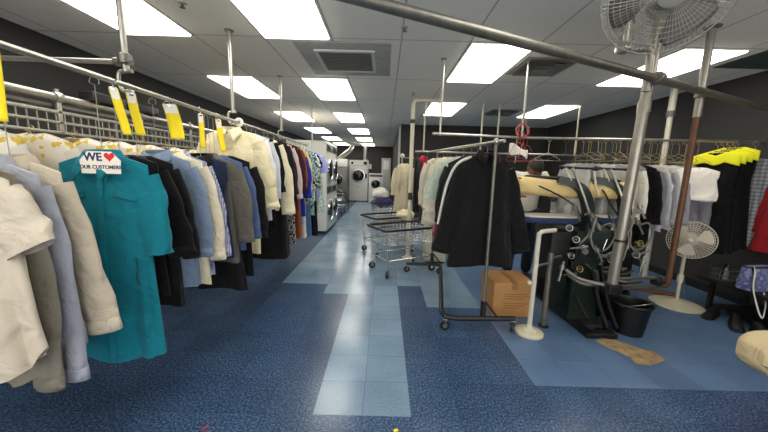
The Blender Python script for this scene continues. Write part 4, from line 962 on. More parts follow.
# ------------------------------------------------------------------ steam presses
PADY = cloth('tan_pad', (228, 202, 142)); PADB = cloth('blue_pad', (48, 62, 96)); PADW = cloth('white_pad', (214, 208, 196)); HOSE = mat('grey_hose', (118, 118, 110), .5)
def pad(mb, x0, x1, y0, y1, z0, z1, nose=.5):
    n = 18; rs = []
    for k in range(n + 1):
        u = k / n; x = x0 + (x1 - x0) * u
        w = (1 - (1 - min(1, u / .3)) ** 2 * nose) if u < .3 else 1
        w *= (1 - .35 * max(0, (u - .85) / .15) ** 2)
        yc, zc = (y0 + y1) / 2, (z0 + z1) / 2; hy, hz = (y1 - y0) / 2 * w, (z1 - z0) / 2 * (1 if 0 < k < n else .6)
        rs.append([Vector((x, yc + hy * sgn(cos(a), .6), zc + hz * sgn(sin(a), .5))) for a in [2 * PI * i / 28 for i in range(28)]])
    return mb.rings(rs)
def press(lab, loc, front=True):
    t = thing('steam_press', lab, 'steam press', loc, 0, None)
    y0, y1 = (-.42, .74) if front else (.32, .86)
    hx, by, hy0, hy1 = (-.74, .3, .04, .4) if front else (-.36, .18, .0, .2)
    obj('base', MB().box((-.14, y0, 0), (-.05, y1, .045), .01).box((.06, y0, 0), (.15, y1, .045), .01).box((-.14, y0, .02), (.15, y0 + .09, .05), .01).box((-.14, y1 - .09, .02), (.15, y1, .05), .01), BLACKM, t)
    cb = MB(); yy = -.12 if front else .4
    cb.rings([[Vector((x * k - .0, yy + (.17 + y * .17 * k), z)) for x, y in ((-.15, -1), (.15, -1), (.17, 0), (.15, 1), (-.15, 1), (-.17, 0))] for z, k in ((.04, 1.05), (.12, .95), (.5, .8), (.78, .9), (.9, 1.0), (.95, .9))])
    obj('column', cb, GREEN, t)
    for sx in (-.02, .07):
        obj('leg_strut', MB().bar([(sx + .05, yy + .0, .62), (sx + .08, yy - .1, .3), (sx + .13, yy - .2 if front else yy - .02, .06)], .04, .03, (1, 0, 0), 4), BLACKM, t)
    lb = obj('lower_buck', pad(MB(), hx + .12, -.04, -.02, by, 1.0, 1.065), PADB, t); lb['label'] = 'blue padded buck'
    obj('buck_cover', pad(MB(), hx + .14, -.06, -.0, by - .02, 1.058, 1.085), PADW, t)
    obj('buck_arm', MB().bar([(hx + .28, .13, .98), (-.2, .12, .93), (-.0, .08, .86)], .1, .08, (0, 1, 0), 4), GREEN, t)
    hb = obj('upper_head', pad(MB(), hx, -.06, hy0, hy1, 1.25, 1.435, .3), PADY, t, rot=(0, .06, 0)); hb['label'] = 'tan padded pressing head'
    obj('head_plate', pad(MB(), hx + .12, -.12, hy0 + .04, hy1 - .04, 1.425, 1.46), BLACKM, t, rot=(0, .06, 0))
    obj('curved_arm', MB().bar([(-.3, .06, 1.45), (-.17, .03, 1.42), (-.07, .0, 1.34), (-.005, 0, 1.2), (.015, 0, 1.05), (-.005, 0, .92), (-.03, .02, .8)], .075, .1, (0, 1, 0), 5), GREEN, t)
    obj('link_rod', MB().tube([(-.2, .0, 1.57), (-.1, -.07, 1.3), (.02, -.08, 1.0), (.06, -.06, .8)], .012, 8, smooth=4), CHROME, t)
    obj('link_rod', MB().tube([(-.26, .02, 1.57), (-.2, .0, 1.45), (-.16, .0, 1.38)], .014, 8), CREAMP, t)
    obj('top_bar', MB().tube([(-.3, .02, 1.575), (.04, .02, 1.57)], .013, 10).ell((.04, .02, 1.57), (.028, .028, .028)).ell((-.3, .02, 1.575), (.018, .018, .018)), BLACKP, t)
    obj('link_rod', MB().tube([(.03, .02, 1.56), (.06, .01, 1.4), (.09, .0, 1.3)], .011, 8), CREAMP, t)
    obj('steam_hose', MB().tube([(-.09, -.1, 1.12), (-.05, -.13, 1.13), (-.02, -.15, 1.05), (-.05, -.14, .93), (-.11, -.1, .82)], .011, 8, smooth=6), HOSE, t)
    obj('air_hose', MB().tube([(.1, -.08, 1.0), (.17, -.12, 1.04), (.22, -.12, .92), (.17, -.1, .78), (.08, -.06, .74)], .009, 8, smooth=6), HOSE, t)
    obj('air_hose', MB().tube([(-.02, -.1, .98), (.0, -.14, .82), (.1, -.15, .73), (.22, -.12, .76)], .009, 8, smooth=6), HOSE, t)
    vb = obj('valve_block', MB().box((-.1, -.12, .68), (.05, -.05, .82), .008).box((-.16, -.1, .56), (-.04, -.04, .64), .006), BLACKM, t)
    obj('gauge', MB().lathe([(.03, 0), (.03, -.02), (.026, -.024)], (-.06, -.12, .76), (0, 1, 0)), CHROME, vb)
    obj('handle_bar', MB().tube([(-.17, -.02, .5), (-.1, -.16, .45), (.0, -.2, .44), (.16, -.16, .44)], .016, 10, smooth=4), DKSTEEL, t)
    pd = MB().bar([(-.1, yy, .3), (-.1, yy - .22, .16)], .03, .02).box((-.17, yy - .34, .13), (-.03, yy - .2, .15), .004)
    if front: obj('pedal', pd, BLACKM, t)
    obj('cable', MB().tube([(hx + .08, .15, 1.46), (-.4 if front else -.24, .0, 1.34), (-.2, -.06, 1.22), (-.1, -.06, 1.1)], .008, 6, smooth=5), RUBBER, t)
    rn = random.Random(8 if front else 21)
    if front: obj('side_cabinet', MB().box((-.36, -.06, .2), (-.16, .26, .94), .015), BLACKM, t)
    for k in range(11):
        a = Vector((rn.uniform(-.34, .16), rn.uniform(-.2, -.08), rn.uniform(.4, 1.15))); dr = rn.choice((Vector((.18, .02, .02)), Vector((.03, .0, .2)), Vector((.12, .0, -.1)), Vector((-.08, .02, .16))))
        pm = rn.choice((DKSTEEL, CHROME, BLACKM, DKSTEEL))
        fb = obj('pipe_fitting', MB().tube([a, a + dr], rn.uniform(.007, .014), 8).lathe([(.012, -.02), (.024, -.018), (.024, .018), (.012, .02)], a + dr * .7, dr, 8), pm, t)
    for k in range(4):
        a = Vector((rn.uniform(-.3, .1), rn.uniform(-.16, -.1), rn.uniform(.5, 1.0)))
        obj('valve_handle', MB().ring(a, .03, .006, (rn.uniform(-.5, .5), -1, .3), 20).lathe([(.012, 0), (.012, .06)], a, (0, 1, 0), 10), rn.choice((CHROME, WIREGOLD, DKSTEEL)), t)
    cyl = obj('air_cylinder', MB().lathe([(.03, .28), (.045, .3), (.045, .6), (.03, .62)], (-.2, .0, 0)), DKSTEEL, t)
    obj('piston', MB().tube([(-.2, 0, .6), (-.14, 0, .84)], .012, 8), BRIGHT, cyl)
    return t
press('dark green steam press with blue padded buck beside the white pipe stand', (2.05, 3.02, 0))
press('second dark green steam press right of the thick pole, behind the buckets', (2.5, 3.12, 0), False)
t = thing('press_leg_stand', 'dark grey upright tube standing on the floor beside the white pipe stand', 'stand', (1.62, 2.82, 0)); obj('tube', MB().tube([(0, 0, .005), (.01, .02, .75)], .026, 14), DKSTEEL, t); obj('foot', MB().lathe([(.05, 0), (.05, .008), (.03, .015)]), BLACKM, t)
obj('cross_bar', MB().tube([(-.0, .01, .7), (.16, .1, .7)], .013, 8), CHROME, t)
t = thing('boiler_cabinet', 'black boiler cabinet with valve wheel and pale flag behind the rusty pole', 'boiler', (3.05, 3.98, 0))
obj('cabinet', MB().box((-.24, -.2, .06), (.2, .24, .9), .02), BLACKM, t); obj('plinth', MB().box((-.22, -.18, 0), (.18, .22, .06)), BLACKP, t)
obj('valve_wheel', MB().ring((.06, -.24, 1.0), .055, .01, (.3, 1, 0)).tube([(.0, -.1, .9), (.06, -.24, 1.0)], .012, 8), DKSTEEL, t)
obj('gauge', MB().lathe([(.05, 0), (.05, -.02)], (.1, -.2, .78), (0, 1, 0)), BRIGHT, t); obj('pipe', MB().tube([(-.2, -.22, .3), (.0, -.26, .26), (.18, -.24, .3)], .018, 8, smooth=3), DKSTEEL, t)
obj('flag', MB().add([(-.2, -.26, .94), (-.2, -.26, .76), (-.06, -.26, .78)], [(0, 1, 2)]), PAPER, t, solid=.004, smooth=False)['label'] = 'pale paper flag'
tag(obj('white_cloth', MB().ell((0, 0, 0), (.2, .13, .12), 24, 14, lambda p, q: q + p * .03 * sin(8 * p.y + 7 * p.x + 2)), cloth('wcloth', (206, 200, 186)), loc=(2.33, 3.5, 1.1)), 'crumpled white cloth lying on the second press', 'cloth')

# ------------------------------------------------------------------ person at the press
SKIN = mat('skin', (120, 76, 54), .55, spec=.35, noise=.06, nscale=9); HAIR = mat('dark_hair', (24, 20, 19), .7, noise=.3, nscale=60); TEE = cloth('tee', (232, 226, 210)); JEANS = cloth('workjeans', (52, 56, 66)); SHOE = mat('work_shoe', (30, 30, 32), .6)
def skin_mesh(chains, name, voxel=.009, extra=None, smooth=6):
    vs, es, rad = [], [], []
    idx = {}
    for ch in chains:
        prev = None
        for (p, r) in ch:
            k = tuple(round(c, 4) for c in p)
            if k not in idx: idx[k] = len(vs); vs.append(p); rad.append(r)
            i = idx[k]
            if prev is not None and prev != i: es.append((prev, i))
            prev = i
    me = bpy.data.meshes.new('s'); me.from_pydata(vs, es, []); o = bpy.data.objects.new('s', me); C.objects.link(o)
    md = o.modifiers.new('skin', 'SKIN')
    for i, v in enumerate(me.skin_vertices[0].data):
        r = rad[i]; v.radius = r if isinstance(r, tuple) else (r, r); v.use_root = (i == 0)
    s = o.modifiers.new('sub', 'SUBSURF'); s.levels = 2; s.render_levels = 2
    dg = bpy.context.evaluated_depsgraph_get(); m1 = bpy.data.meshes.new_from_object(o.evaluated_get(dg)); bpy.data.objects.remove(o)
    bm = bmesh.new(); bm.from_mesh(m1)
    if extra:
        m2 = bpy.data.meshes.new('e'); m2.from_pydata([tuple(p) for p in extra.v], [], extra.f); bm.from_mesh(m2)
    m3 = bpy.data.meshes.new(name); bm.to_mesh(m3); bm.free()
    o = bpy.data.objects.new('s2', m3); C.objects.link(o)
    r = o.modifiers.new('rm', 'REMESH'); r.mode = 'VOXEL'; r.voxel_size = voxel; r.use_smooth_shade = True
    if smooth:
        sm = o.modifiers.new('sm', 'SMOOTH'); sm.iterations = smooth; sm.factor = .4
    dg = bpy.context.evaluated_depsgraph_get(); m4 = bpy.data.meshes.new_from_object(o.evaluated_get(dg)); bpy.data.objects.remove(o)
    m4.name = name
    for p in m4.polygons: p.use_smooth = True
    return m4
pt = thing('person', 'person in a white t-shirt bending over the press, head bowed', 'person', (1.92, 4.1, 0))
pt.scale = (1.11, 1.11, 1.11)
# local: faces -y (towards the press and the viewer)
hipL, hipR = (-.1, .06, .9), (.1, .06, .9); pel = (0, .06, .94); ch = (0, -.0, 1.2); nk = (0, -.075, 1.36)
hc = Vector((.0, -.18, 1.42))
sk = [[(pel, (.15, .1)), ((0, .045, 1.06), (.14, .1)), (ch, (.165, .11)), ((0, -.03, 1.31), (.12, .085)), (nk, .056), ((.0, -.12, 1.39), .054)]]
armL = [((-.17, -.03, 1.31), .062), ((-.255, -.12, 1.13), .047), ((-.27, -.2, 1.06), .042), ((-.28, -.4, 1.1), .03), ((-.285, -.46, 1.115), .027)]
armR = [((.17, -.03, 1.31), .062), ((.25, -.1, 1.12), .047), ((.26, -.19, 1.06), .042), ((.1, -.4, 1.11), .03), ((.06, -.45, 1.12), .027)]
sk += [[(ch, (.165, .11))] + armL, [(ch, (.165, .11))] + armR]
legs = []
for s_ in (-1, 1): legs.append([(pel, (.15, .1)), ((s_ * .1, .06, .86), .09), ((s_ * .11, .03, .47), .058), ((s_ * .12, .06, .3), .055), ((s_ * .12, .07, .08), .038), ((s_ * .13, -.08, .035), .032)])
sk += legs
for c_, w_ in ((armL, Vector((-.02, -1, .1))), (armR, Vector((-.5, -.85, .1)))):
    wr = Vector(c_[-1][0]); w_ = w_.normalized(); sd = w_.cross(Vector((0, 0, 1))).normalized()
    palm = wr + w_ * .05
    sk.append([(c_[-1][0], .027), (tuple(palm), (.036, .018))])
    for k, l in enumerate((.062, .074, .068, .052)):
        b0 = palm + sd * (-.027 + .018 * k) + w_ * .02; b1 = b0 + w_ * l * .5 + Vector((0, 0, -.004)); b2 = b1 + (w_ + Vector((0, 0, -.6))).normalized() * l * .45
        sk.append([(tuple(palm), (.036, .018)), (tuple(b0), .0095), (tuple(b1), .0088), (tuple(b2), .0078)])
    sg = 1 if c_ is armR else -1
    th = wr + w_ * .025 - sd * .03 * sg
    sk.append([(tuple(wr), .027), (tuple(th), .012), (tuple(th + w_ * .03 - sd * .018 * sg), .0105), (tuple(th + w_ * .055 - sd * .02 * sg), .009)])
Rh = Matrix.Rotation(.75, 4, 'X')                               # bowed forward
def H(p): return hc + (Rh @ Vector(p))
ex = MB()
def hd_fn(p, q):
    f = Vector((p.x * .076, p.y * .098, p.z * .115))
    if p.z < -.2 and p.y < 0: f.x *= 1 - .25 * (-p.z - .2); 
    if p.z < -.2 and p.y > 0: f.y *= .8
    return H(f)
ex.ell((0, 0, 0), (1, 1, 1), 32, 24, hd_fn)
ex.ell((0, 0, 0), (1, 1, 1), 12, 8, lambda p, q: H((p.x * .014, -.1 + p.y * .02, -.02 + p.z * .03)))        # nose
ex.ell((0, 0, 0), (1, 1, 1), 12, 8, lambda p, q: H((p.x * .028, -.083 + p.y * .012, -.066 + p.z * .012)))    # mouth
ex.ell((0, 0, 0), (1, 1, 1), 12, 8, lambda p, q: H((p.x * .03, -.07 + p.y * .02, -.1 + p.z * .02)))          # chin
for s_ in (-1, 1):
    ex.ell((0, 0, 0), (1, 1, 1), 12, 8, lambda p, q: H((s_ * .078 + p.x * .012, .005 + p.y * .02, -.01 + p.z * .032)))
    ex.ell((0, 0, 0), (1, 1, 1), 12, 8, lambda p, q: H((s_ * .032 + p.x * .022, -.082 + p.y * .014, .018 + p.z * .009)))   # brow
    ex.ell((0, 0, 0), (1, 1, 1), 12, 8, lambda p, q: H((s_ * .044 + p.x * .022, -.066 + p.y * .016, -.03 + p.z * .016)))  # cheek
bme = skin_mesh(sk, 'body', .009, ex, 4); bme.materials.append(SKIN)
bo = bpy.data.objects.new('body', bme); C.objects.link(bo); bo.parent = pt
def hair_fn(p, q):
    r = Vector((p.x * .083, p.y * .104 + .006, p.z * .122 + .004))
    if p.y < -.1: r.z = max(r.z, .03 + .0 * p.x)
    else: r.z = max(r.z, .03 - .09 * min(1, (p.y + .1) * 2.2))
    return H(r)
obj('hair', MB().ell((0, 0, 0), (1, 1, 1), 32, 24, hair_fn), HAIR, pt)
for s_ in (-1, 1): obj('eye', MB().ell((0, 0, 0), (1, 1, 1), 14, 10, lambda p, q: H((s_ * .031 + p.x * .013, -.083 + p.y * .011, -.002 + p.z * .008))), mat('eye', (40, 30, 26), .2), pt)
def grow(c_, d_, n=None): return [(p, tuple(x + d_ for x in r) if isinstance(r, tuple) else r + d_) for p, r in c_[:n]]
tsm = MB()
tsm.rings([[Vector((rx * sgn(cos(a), .8), yc + ry * sgn(sin(a), .8), z)) for a in [2 * PI * q / 28 for q in range(28)]] for yc, z, rx, ry in ((.06, .86, .165, .13), (.055, .95, .165, .13), (.03, 1.08, .165, .13), (0, 1.2, .185, .14), (-.02, 1.29, .19, .125), (-.035, 1.345, .15, .1), (-.05, 1.375, .085, .075))])
for c_ in (armL, armR):
    p0, p1 = Vector(c_[0][0]), Vector(c_[1][0]); sx_ = 1 if p0.x > 0 else -1
    tsm.tube([(sx_ * .08, -.02, 1.3), p0 + Vector((0, 0, .01)), p0.lerp(p1, .45), p0.lerp(p1, .75)], [.075, .082, .074, .072], 18)
mt = bpy.data.meshes.new('e'); mt.from_pydata([tuple(p) for p in tsm.v], [], tsm.f); ot = bpy.data.objects.new('e', mt); C.objects.link(ot)
md = ot.modifiers.new('rm', 'REMESH'); md.mode = 'VOXEL'; md.voxel_size = .012; md.use_smooth_shade = True
md = ot.modifiers.new('sm', 'SMOOTH'); md.iterations = 4; md.factor = .4
mm = bpy.data.meshes.new_from_object(ot.evaluated_get(bpy.context.evaluated_depsgraph_get())); bpy.data.objects.remove(ot)
for p in mm.polygons: p.use_smooth = True
mm.materials.append(TEE); o = bpy.data.objects.new('t_shirt', mm); C.objects.link(o); o.parent = pt
mm = skin_mesh([[(pel, (.163, .115)), ((s_ * .1, .06, .86), .105), ((s_ * .11, .03, .47), .078), ((s_ * .12, .06, .3), .074), ((s_ * .12, .07, .09), .066)] for s_ in (-1, 1)], 'trousers', .011, None, 3); mm.materials.append(JEANS); o = bpy.data.objects.new('trousers', mm); C.objects.link(o); o.parent = pt
for s_ in (-1, 1): obj('shoe', MB().ell((s_ * .13, -.02, .04), (.05, .145, .06), 18, 12, lambda p, q: Vector((q.x, q.y, max(.0, q.z)))), SHOE, pt)

# ------------------------------------------------------------------ right-hand rail and clothes
YR, ZR2 = 3.56, 1.91
t = thing('ceiling_hung_rail', 'long galvanised pipe rail across the right side holding paper-caped clothes', 'garment rail', (0, YR, 0))
obj('rail', MB().tube([(.55, 0, 1.93), (1.6, 0, ZR2), (XR - .001, 0, ZR2 + .02)], .0145, 12), CHROME, t)
for x in (.62, 1.56):
    rd = obj('drop_rod', MB().tube([(x, 0, ZC - .001), (x, 0, ZR2)], .012, 10), CHROME, t); obj('flange', MB().lathe([(.032, ZC - .001), (.032, ZC - .01), (.012, ZC - .014)], (x, 0, 0)), CHROME, rd)
obj('end_cap', MB().ell((.55, 0, 1.93), (.02, .02, .02)), CHROME, t)
RG = 'clothes on the right rail'; RH = 'hangers on the right rail'
BAG = mat('plastic_cover', (176, 178, 176), .25, noise=.15, nscale=14)
PCAPE = mat('pale_paper_cape', (204, 200, 190), .75, noise=.1, nscale=20); GCAPE = mat('dim_grey_cape', (150, 150, 150), .8)
def RR(name, cat, label, short, x, m, z=1.64, rz=-PI / 2 + .12, yo=0., **kw):
    if name.endswith('_shirt') or name == 'dress_shirt': kw.setdefault('extra', capetop(PCAPE if int(x * 100) % 2 else GCAPE, .07))
    kw.setdefault('hm', WIREGOLD); kw.setdefault('L', .74); kw.setdefault('W', .205); kw.setdefault('D', .042); kw.setdefault('sr', (.075, .05)); kw.setdefault('sleeve', 'long'); kw.setdefault('nu', 40); kw.setdefault('nv', 18)
    return garment(name, cat, label, short, (x, YR + yo, z), m, rz=rz, group=RG, hgroup=RH, hook=ZR2 + .012 - z, **kw)
RR('bagged_shirt', 'shirt', 'grey shirt in a clear plastic cover, leftmost above the presses', 'leftmost bagged grey shirt', 2.2, BAG, fold=.02, L=.6)
RR('bagged_shirt', 'shirt', 'grey shirt in a clear plastic cover, second from the left above the presses', 'second bagged grey shirt', 2.34, BAG, fold=.02, L=.62)
RR('bagged_shirt', 'shirt', 'grey shirt in a clear plastic cover, beside the thick pole', 'third bagged grey shirt', 2.49, BAG, fold=.02, L=.66)
RR('dress_shirt', 'shirt', 'white shirt with a long cuff seen left of the thick pole', 'white shirt left of the pole', 2.66, cloth('rw1', (226, 220, 206)), L=.72, slen=.5)
RR('dress_shirt', 'shirt', 'white shirt just right of the thick pole', 'white shirt right of the pole', 2.82, cloth('rw2', (232, 228, 216)), L=.66, slen=.44)
RR('suit_coat', 'coat', 'black coat between a white shirt and the pale striped shirts', 'black coat on the right rail', 2.96, BLK, L=.9)
STR = cloth('rstripe', (168, 170, 176), 'stripe', (196, 197, 200), None, 7); GRY = cloth('rgrey', (150, 150, 158)); GR2 = cloth('rgrey2', (120, 118, 128))
RR('striped_shirt', 'shirt', 'pale grey striped shirt, left of two striped ones on the right rail', 'left pale striped shirt', 3.07, STR, L=.74)
RR('striped_shirt', 'shirt', 'pale grey striped shirt, right of two striped ones on the right rail', 'right pale striped shirt', 3.17, STR, L=.72)
RR('long_sleeved_shirt', 'shirt', 'mid grey shirt behind the rusty pole on the right rail', 'mid grey shirt', 3.27, GRY, L=.68)
t_ = RR('long_sleeved_shirt', 'shirt', 'dim mauve-grey shirt behind the draped white cloth', 'mauve-grey shirt', 3.46, GR2, L=.72, rz=-PI / 2 + .5)
RR('draped_blouse', 'blouse', 'white blouse spread sideways across the rusty pole', 'white spread blouse', 3.34, cloth('rw3', (238, 232, 220)), W=.2, L=.36, hem=.27, rz=-.5, fold=.022, z=1.62, sleeve=None, sway=-.06, yo=-.26)
for k, x in enumerate((3.78, 3.845, 3.91, 3.975)):
    RR('black_suit', 'suit', 'black suit under a bright yellow paper cape, ' + ('leftmost', 'second', 'third', 'rightmost')[k] + ' of four on the right rail', ('leftmost', 'second', 'third', 'rightmost')[k] + ' yellow-caped suit', x, cloth('suit%d' % k, (15 + k, 15, 17)), L=1.15, z=1.8 + .02 * k, sleeve=None, D=.022, W=.18, extra=capetop(NEON, .1), slope=.4, yo=-.04, rz=-PI / 2 + .5)
RR('checked_coat', 'jacket', 'grey plaid flannel jacket near the right wall', 'grey plaid jacket', 4.11, cloth('flannel', (100, 102, 108), 'plaid', (124, 126, 132), (150, 152, 156), 1.5), L=.98, z=1.74, rz=-1.3, W=.12, D=.03, sr=(.06, .05), sang=(.3, .05), slen=.74, yo=-.12)
garment('red_jacket', 'jacket', 'red jacket hanging from a wall peg at the right edge beside the plaid jacket', 'red jacket', (4.17, 3.12, 1.55), cloth('redj', (140, 28, 36)), rz=-1.4, L=.84, W=.13, D=.035, sleeve='long', sr=(.07, .05), sang=(.3, .1), slen=.55, hook=.13, hm=WIREG, hgroup=RH)
t = thing('wall_peg', 'grey wall peg on the right wall holding the red jacket', 'peg', (0, 3.12, 1.665)); obj('arm', MB().tube([(XR - .001, 0, 0), (4.12, 0, 0), (4.11, 0, .03)], .006, 8), DKSTEEL, t); obj('plate', MB().lathe([(.03, 0), (.03, -.008)], (XR - .001, 0, 0), (1, 0, 0)), DKSTEEL, t)
# bare hangers crowding the rail
for k in range(16):
    x = 2.28 + k * .085
    hanger(('gold' if k % 2 else 'grey') + ' bare wire hanger, ' + ['first', 'second', 'third', 'fourth', 'fifth', 'sixth', 'seventh', 'eighth', 'ninth', 'tenth', 'eleventh', 'twelfth', 'thirteenth', 'fourteenth', 'fifteenth', 'last'][k] + ' from the left above the caped clothes', (x, YR, 1.76 + .01 * (k % 3)), -PI / 2 + .3 * sin(k * 2.1), ZR2 + .012 - 1.76 - .01 * (k % 3), WIREGOLD if k % 2 else WIREG, 'bare hangers on the right rail', half=.2)
# red and pale hangers hanging by the person
t = thing('hook_cord', 'thin doubled cord with a red ring tied to a drop rod, above red hangers', 'cord', (1.535, 3.5, 0))
obj('cord', MB().tube([(.02, .03, 2.22), (0, 0, 2.19), (0, 0, 2.05)], .006, 6).tube([(0, 0, 2.2), (-.05, 0, 1.95)], .003, 6).tube([(0, 0, 2.2), (.06, 0, 1.95)], .003, 6), mat('beige_cord', (176, 148, 132), .8), t)
obj('ring', MB().ring((0, 0, 1.98), .07, .009, (0, 1, 0)), WIRERED, t)
for k, (dx, rz, m_) in enumerate(((-.02, .2, WIRERED), (0, -.3, WIRERED), (.03, .8, WIRERED), (-.05, 1.2, WIREG), (.06, -.9, WIRERED))):
    hanger(('dusky pink', 'brick red', 'rose red', 'pale grey', 'dark pink')[k] + ' wire hanger bunched on the cord left of the person', (1.49 + dx, 3.44 - .012 * k, 1.85 - .01 * k), rz, .13, m_ if k not in (1, 2, 4) else mat('hred%d' % k, ((168, 60, 54), (190, 84, 84), (150, 56, 66))[(1, 2, 4).index(k)], .45), 'red hangers on the cord', half=.12 + .03 * (k % 2), slope=1.2)
tag(obj('paper_sheet', MB().grid(lambda u, v_: Vector((-.08 + .2 * u, .02 * sin(5 * u), -.1 * v_ - .06 * u + .02 * sin(6 * u + 4 * v_))), 8, 6), PAPER, solid=.002, loc=(1.45, 3.42, 1.83)), 'white crumpled paper tucked in the red hangers', 'paper')
for k, (x, rz) in enumerate(((1.88, .3), (2.08, -.2))):
    hanger(('white', 'dull grey')[k] + ' empty hanger on the right rail above the person', (x, YR, 1.75), rz, ZR2 + .012 - 1.75, (WHITEP, DKSTEEL)[k], 'empty hangers above the person', half=.19)

# ------------------------------------------------------------------ low bench on the right with things
t = tag(obj('floor_plank', MB().box((-.32, -.07, 0), (.32, .07, .03), .004), mat('old_brown_wood', (96, 66, 44), .7, noise=.3, nscale=6), loc=(3.5, 3.84, 0), rot=(0, 0, -.6)), 'brown wooden plank lying on the floor behind the floor fan', 'plank')
t = thing('low_bench', 'low black bench along the right wall beyond the fan', 'bench', (3.98, 3.0, 0))
BW = mat('black_bench', (20, 20, 21), .45)
obj('top', MB().box((-.28, -.75, .345), (.3, .42, .38), .006), BW, t)
for sx in (-.2, .22):
    for sy in (-.7, .3): obj('leg', MB().box((sx - .02, sy - .02, 0), (sx + .02, sy + .02, .346), .004), BW, t)
obj('shelf', MB().box((-.18, -.66, .06), (.28, .28, .08)), BW, t)
t = thing('wire_caddy', 'small wire caddy of tools on the black bench beside the fan', 'caddy', (3.84, 3.26, .38))
cd = MB()
for z in (.002, .06, .12): cd.tube([(-.09, -.07, z), (.09, -.07, z), (.09, .07, z), (-.09, .07, z), (-.09, -.07, z)], .004, 5)
for k in range(7):
    u = -.09 + .03 * k
    for sg in (-1, 1): cd.tube([(u, sg * .07, 0), (u, sg * .07, .12)], .002, 4)
for k in range(5):
    u = -.07 + .035 * k
    for sg in (-1, 1): cd.tube([(sg * .09, u, 0), (sg * .09, u, .12)], .002, 4)
obj('basket', cd, DKSTEEL, t); obj('floor_plate', MB().box((-.088, -.068, .001), (.088, .068, .004)), DKSTEEL, t, smooth=False)
tag(obj('spray_bottle', MB().lathe([(.026, .0), (.028, .01), (.028, .09), (.012, .12), (.012, .14)]).box((-.03, -.012, .14), (.014, .012, .165), .004), mat('clear_grey', (150, 152, 150), .3), loc=(3.87, 3.28, .3845)), 'small grey spray bottle in the wire caddy', 'bottle')
tag(obj('lint_brush', MB().tube([(0, 0, 0), (.03, 0, .17)], .008, 8).box((.015, -.012, .14), (.045, .012, .19), .005), BLACKP, loc=(3.79, 3.25, .385)), 'small black brush leaning in the wire caddy', 'brush')
m_b = cloth('lilacbag', (122, 128, 172), 'print', (96, 104, 150), (150, 156, 196), .8)
t = thing('tote_bag', 'lilac and black tote bag with white straps on the black bench', 'bag', (3.83, 2.97, .38), .15)
obj('pouch', MB().rings([[Vector((.165 * sgn(cos(a), .5) * k, .075 * sgn(sin(a), .6) * k2, z)) for a in [2 * PI * i / 32 for i in range(32)]] for z, k, k2 in ((.005, .92, .95), (.02, 1, 1.05), (.12, 1.0, 1.0), (.25, 1.02, .6))]), m_b, t)
tr = MB()
for x in (-.16, .1): tr.bar([(x, -.083, .01), (x, -.082, .12), (x, -.052, .25)], .016, .006, (1, 0, 0))
obj('trim', tr, BLACKP, t); obj('rim', MB().tube([Vector((.168 * sgn(cos(a), .5), .048 * sgn(sin(a), .6), .25)) for a in [2 * PI * i / 32 for i in range(33)]], .009, 6), BLACKP, t)
obj('strap', MB().bar([(-.15, -.055, .26), (-.19, -.09, .22), (-.185, -.1, .06), (-.22, -.16, -.06), (-.2, -.19, -.17), (-.15, -.19, -.2), (-.1, -.16, -.08), (-.08, -.12, .02)], .016, .004, (0, 1, 0), 5), PAPER, t)['label'] = 'white strap'
for k in range(2):
    t = thing('wooden_hanger', ('upper', 'lower')[k] + ' brown wooden hanger lying at the bench edge by the tote bag', 'hanger', (3.9, 2.68 - .09 * k, .392), .1 + .1 * k, 'wooden hangers on the bench')
    obj('arm', MB().bar([(-.2, -.04, 0), (-.1, 0, .003), (0, .02, .005), (.1, 0, .003), (.2, -.04, 0)], .03, .016, (0, 0, 1), 4), mat('hanger_wood%d' % k, (170, 104, 70), .4), t)
    obj('hook', MB().tube([(0, .02, .005), (0, .07, .005), (.02, .09, .005), (.03, .07, .005)], .003, 6, smooth=3), CHROME, t)
SHB = mat('black_leather', (15, 15, 16), .5)
def shoe(loc, rz, lab, s=1.):
    t = thing('black_shoe', lab, 'shoe', loc, rz, 'black shoes under the bench')
    prof = [(-.13, .03, .075), (-.1, .04, .09), (-.04, .042, .085), (.03, .044, .06), (.09, .047, .045), (.13, .04, .035), (.15, .02, .022)]
    obj('upper', MB().rings([[Vector((x * s, w * s * cos(a), (.014 + max(0, h * sin(a))) * s)) for a in [2 * PI * i / 20 for i in range(20)]] for x, w, h in prof]), SHB, t)
    obj('sole', MB().rings([[Vector((x * s, w * 1.08 * s * cos(a), (.008 + .008 * sin(a)) * s)) for a in [2 * PI * i / 20 for i in range(20)]] for x, w, h in prof]), RUBBER, t)
shoe((3.62, 3.12, 0), PI + .5, 'flat black shoe nearest the fan base, under the bench edge', 1.1)
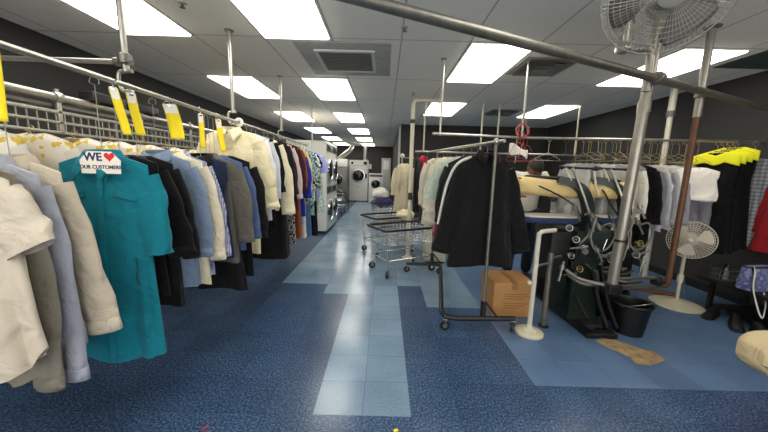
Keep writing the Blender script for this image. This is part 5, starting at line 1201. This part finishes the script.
shoe((3.64, 2.9, 0), PI + .8, 'middle black shoe under the bench edge', 1.15); shoe((3.66, 2.7, 0), PI + 1., 'black shoe under the tote bag, farthest from the fan', 1.15)

# ------------------------------------------------------------------ padded ironing table at the right edge
t = thing('ironing_table', 'cream padded ironing table with rounded end at the right edge', 'ironing table', (1.9, 1.45, 0), -.12)
CRM = cloth('cream_pad', (198, 180, 142), rough=.7)
rs = []
for k in range(16):
    u = k / 15; x = u * 1.4
    w = .16 * (1 - (1 - min(1, u / .18)) ** 2.2 * .55); hh = .1 * (1 - (1 - min(1, u / .08)) ** 2 * .45)
    rs.append([Vector((x, w * sgn(cos(a), .55), .6 + hh * sgn(sin(a), .55))) for a in [2 * PI * i / 32 for i in range(32)]])
obj('padded_top', MB().rings(rs), CRM, t, sub=1)
for x in (.42, 1.2):
    for s_ in (-1, 1): obj('leg', MB().tube([(x, s_ * .1, .53), (x, s_ * .15, 0)], .022, 12), CREAMP, t)
obj('cord_seam', MB().tube([(.015, -.03, .585), (.06, -.12, .578), (.25, -.174, .572), (.45, -.174, .58)], .004, 6, smooth=4), GREYPL, t)
# scraps on the floor
tag(obj('paper_scrap', MB().box((-.014, -.008, 0), (.014, .008, .002)), YELLOW, loc=(.1, 1.55, .0005), rot=(0, 0, .3)), 'tiny yellow paper scrap on the floor at the front of the aisle', 'scrap')
tag(obj('plastic_clip', MB().box((-.02, -.004, 0), (.02, .004, .008), .002), mat('red_clip', (190, 50, 60), .4), loc=(-1.0, 1.53, 0), rot=(0, 0, .9)), 'tiny red plastic clip on the dark floor at lower left', 'clip')

# ------------------------------------------------------------------ world + view
w = bpy.data.worlds.new('world'); sc.world = w; w.use_nodes = True
w.node_tree.nodes['Background'].inputs['Color'].default_value = (1., .97, .92, 1); w.node_tree.nodes['Background'].inputs['Strength'].default_value = 3.4
sc.view_settings.view_transform = 'Standard'; sc.view_settings.look = 'None'; sc.view_settings.gamma = 1; sc.view_settings.use_curve_mapping = False
sc.view_settings.exposure = 0.5
sc.cycles.use_denoising = True
sc.cycles.max_bounces = 8
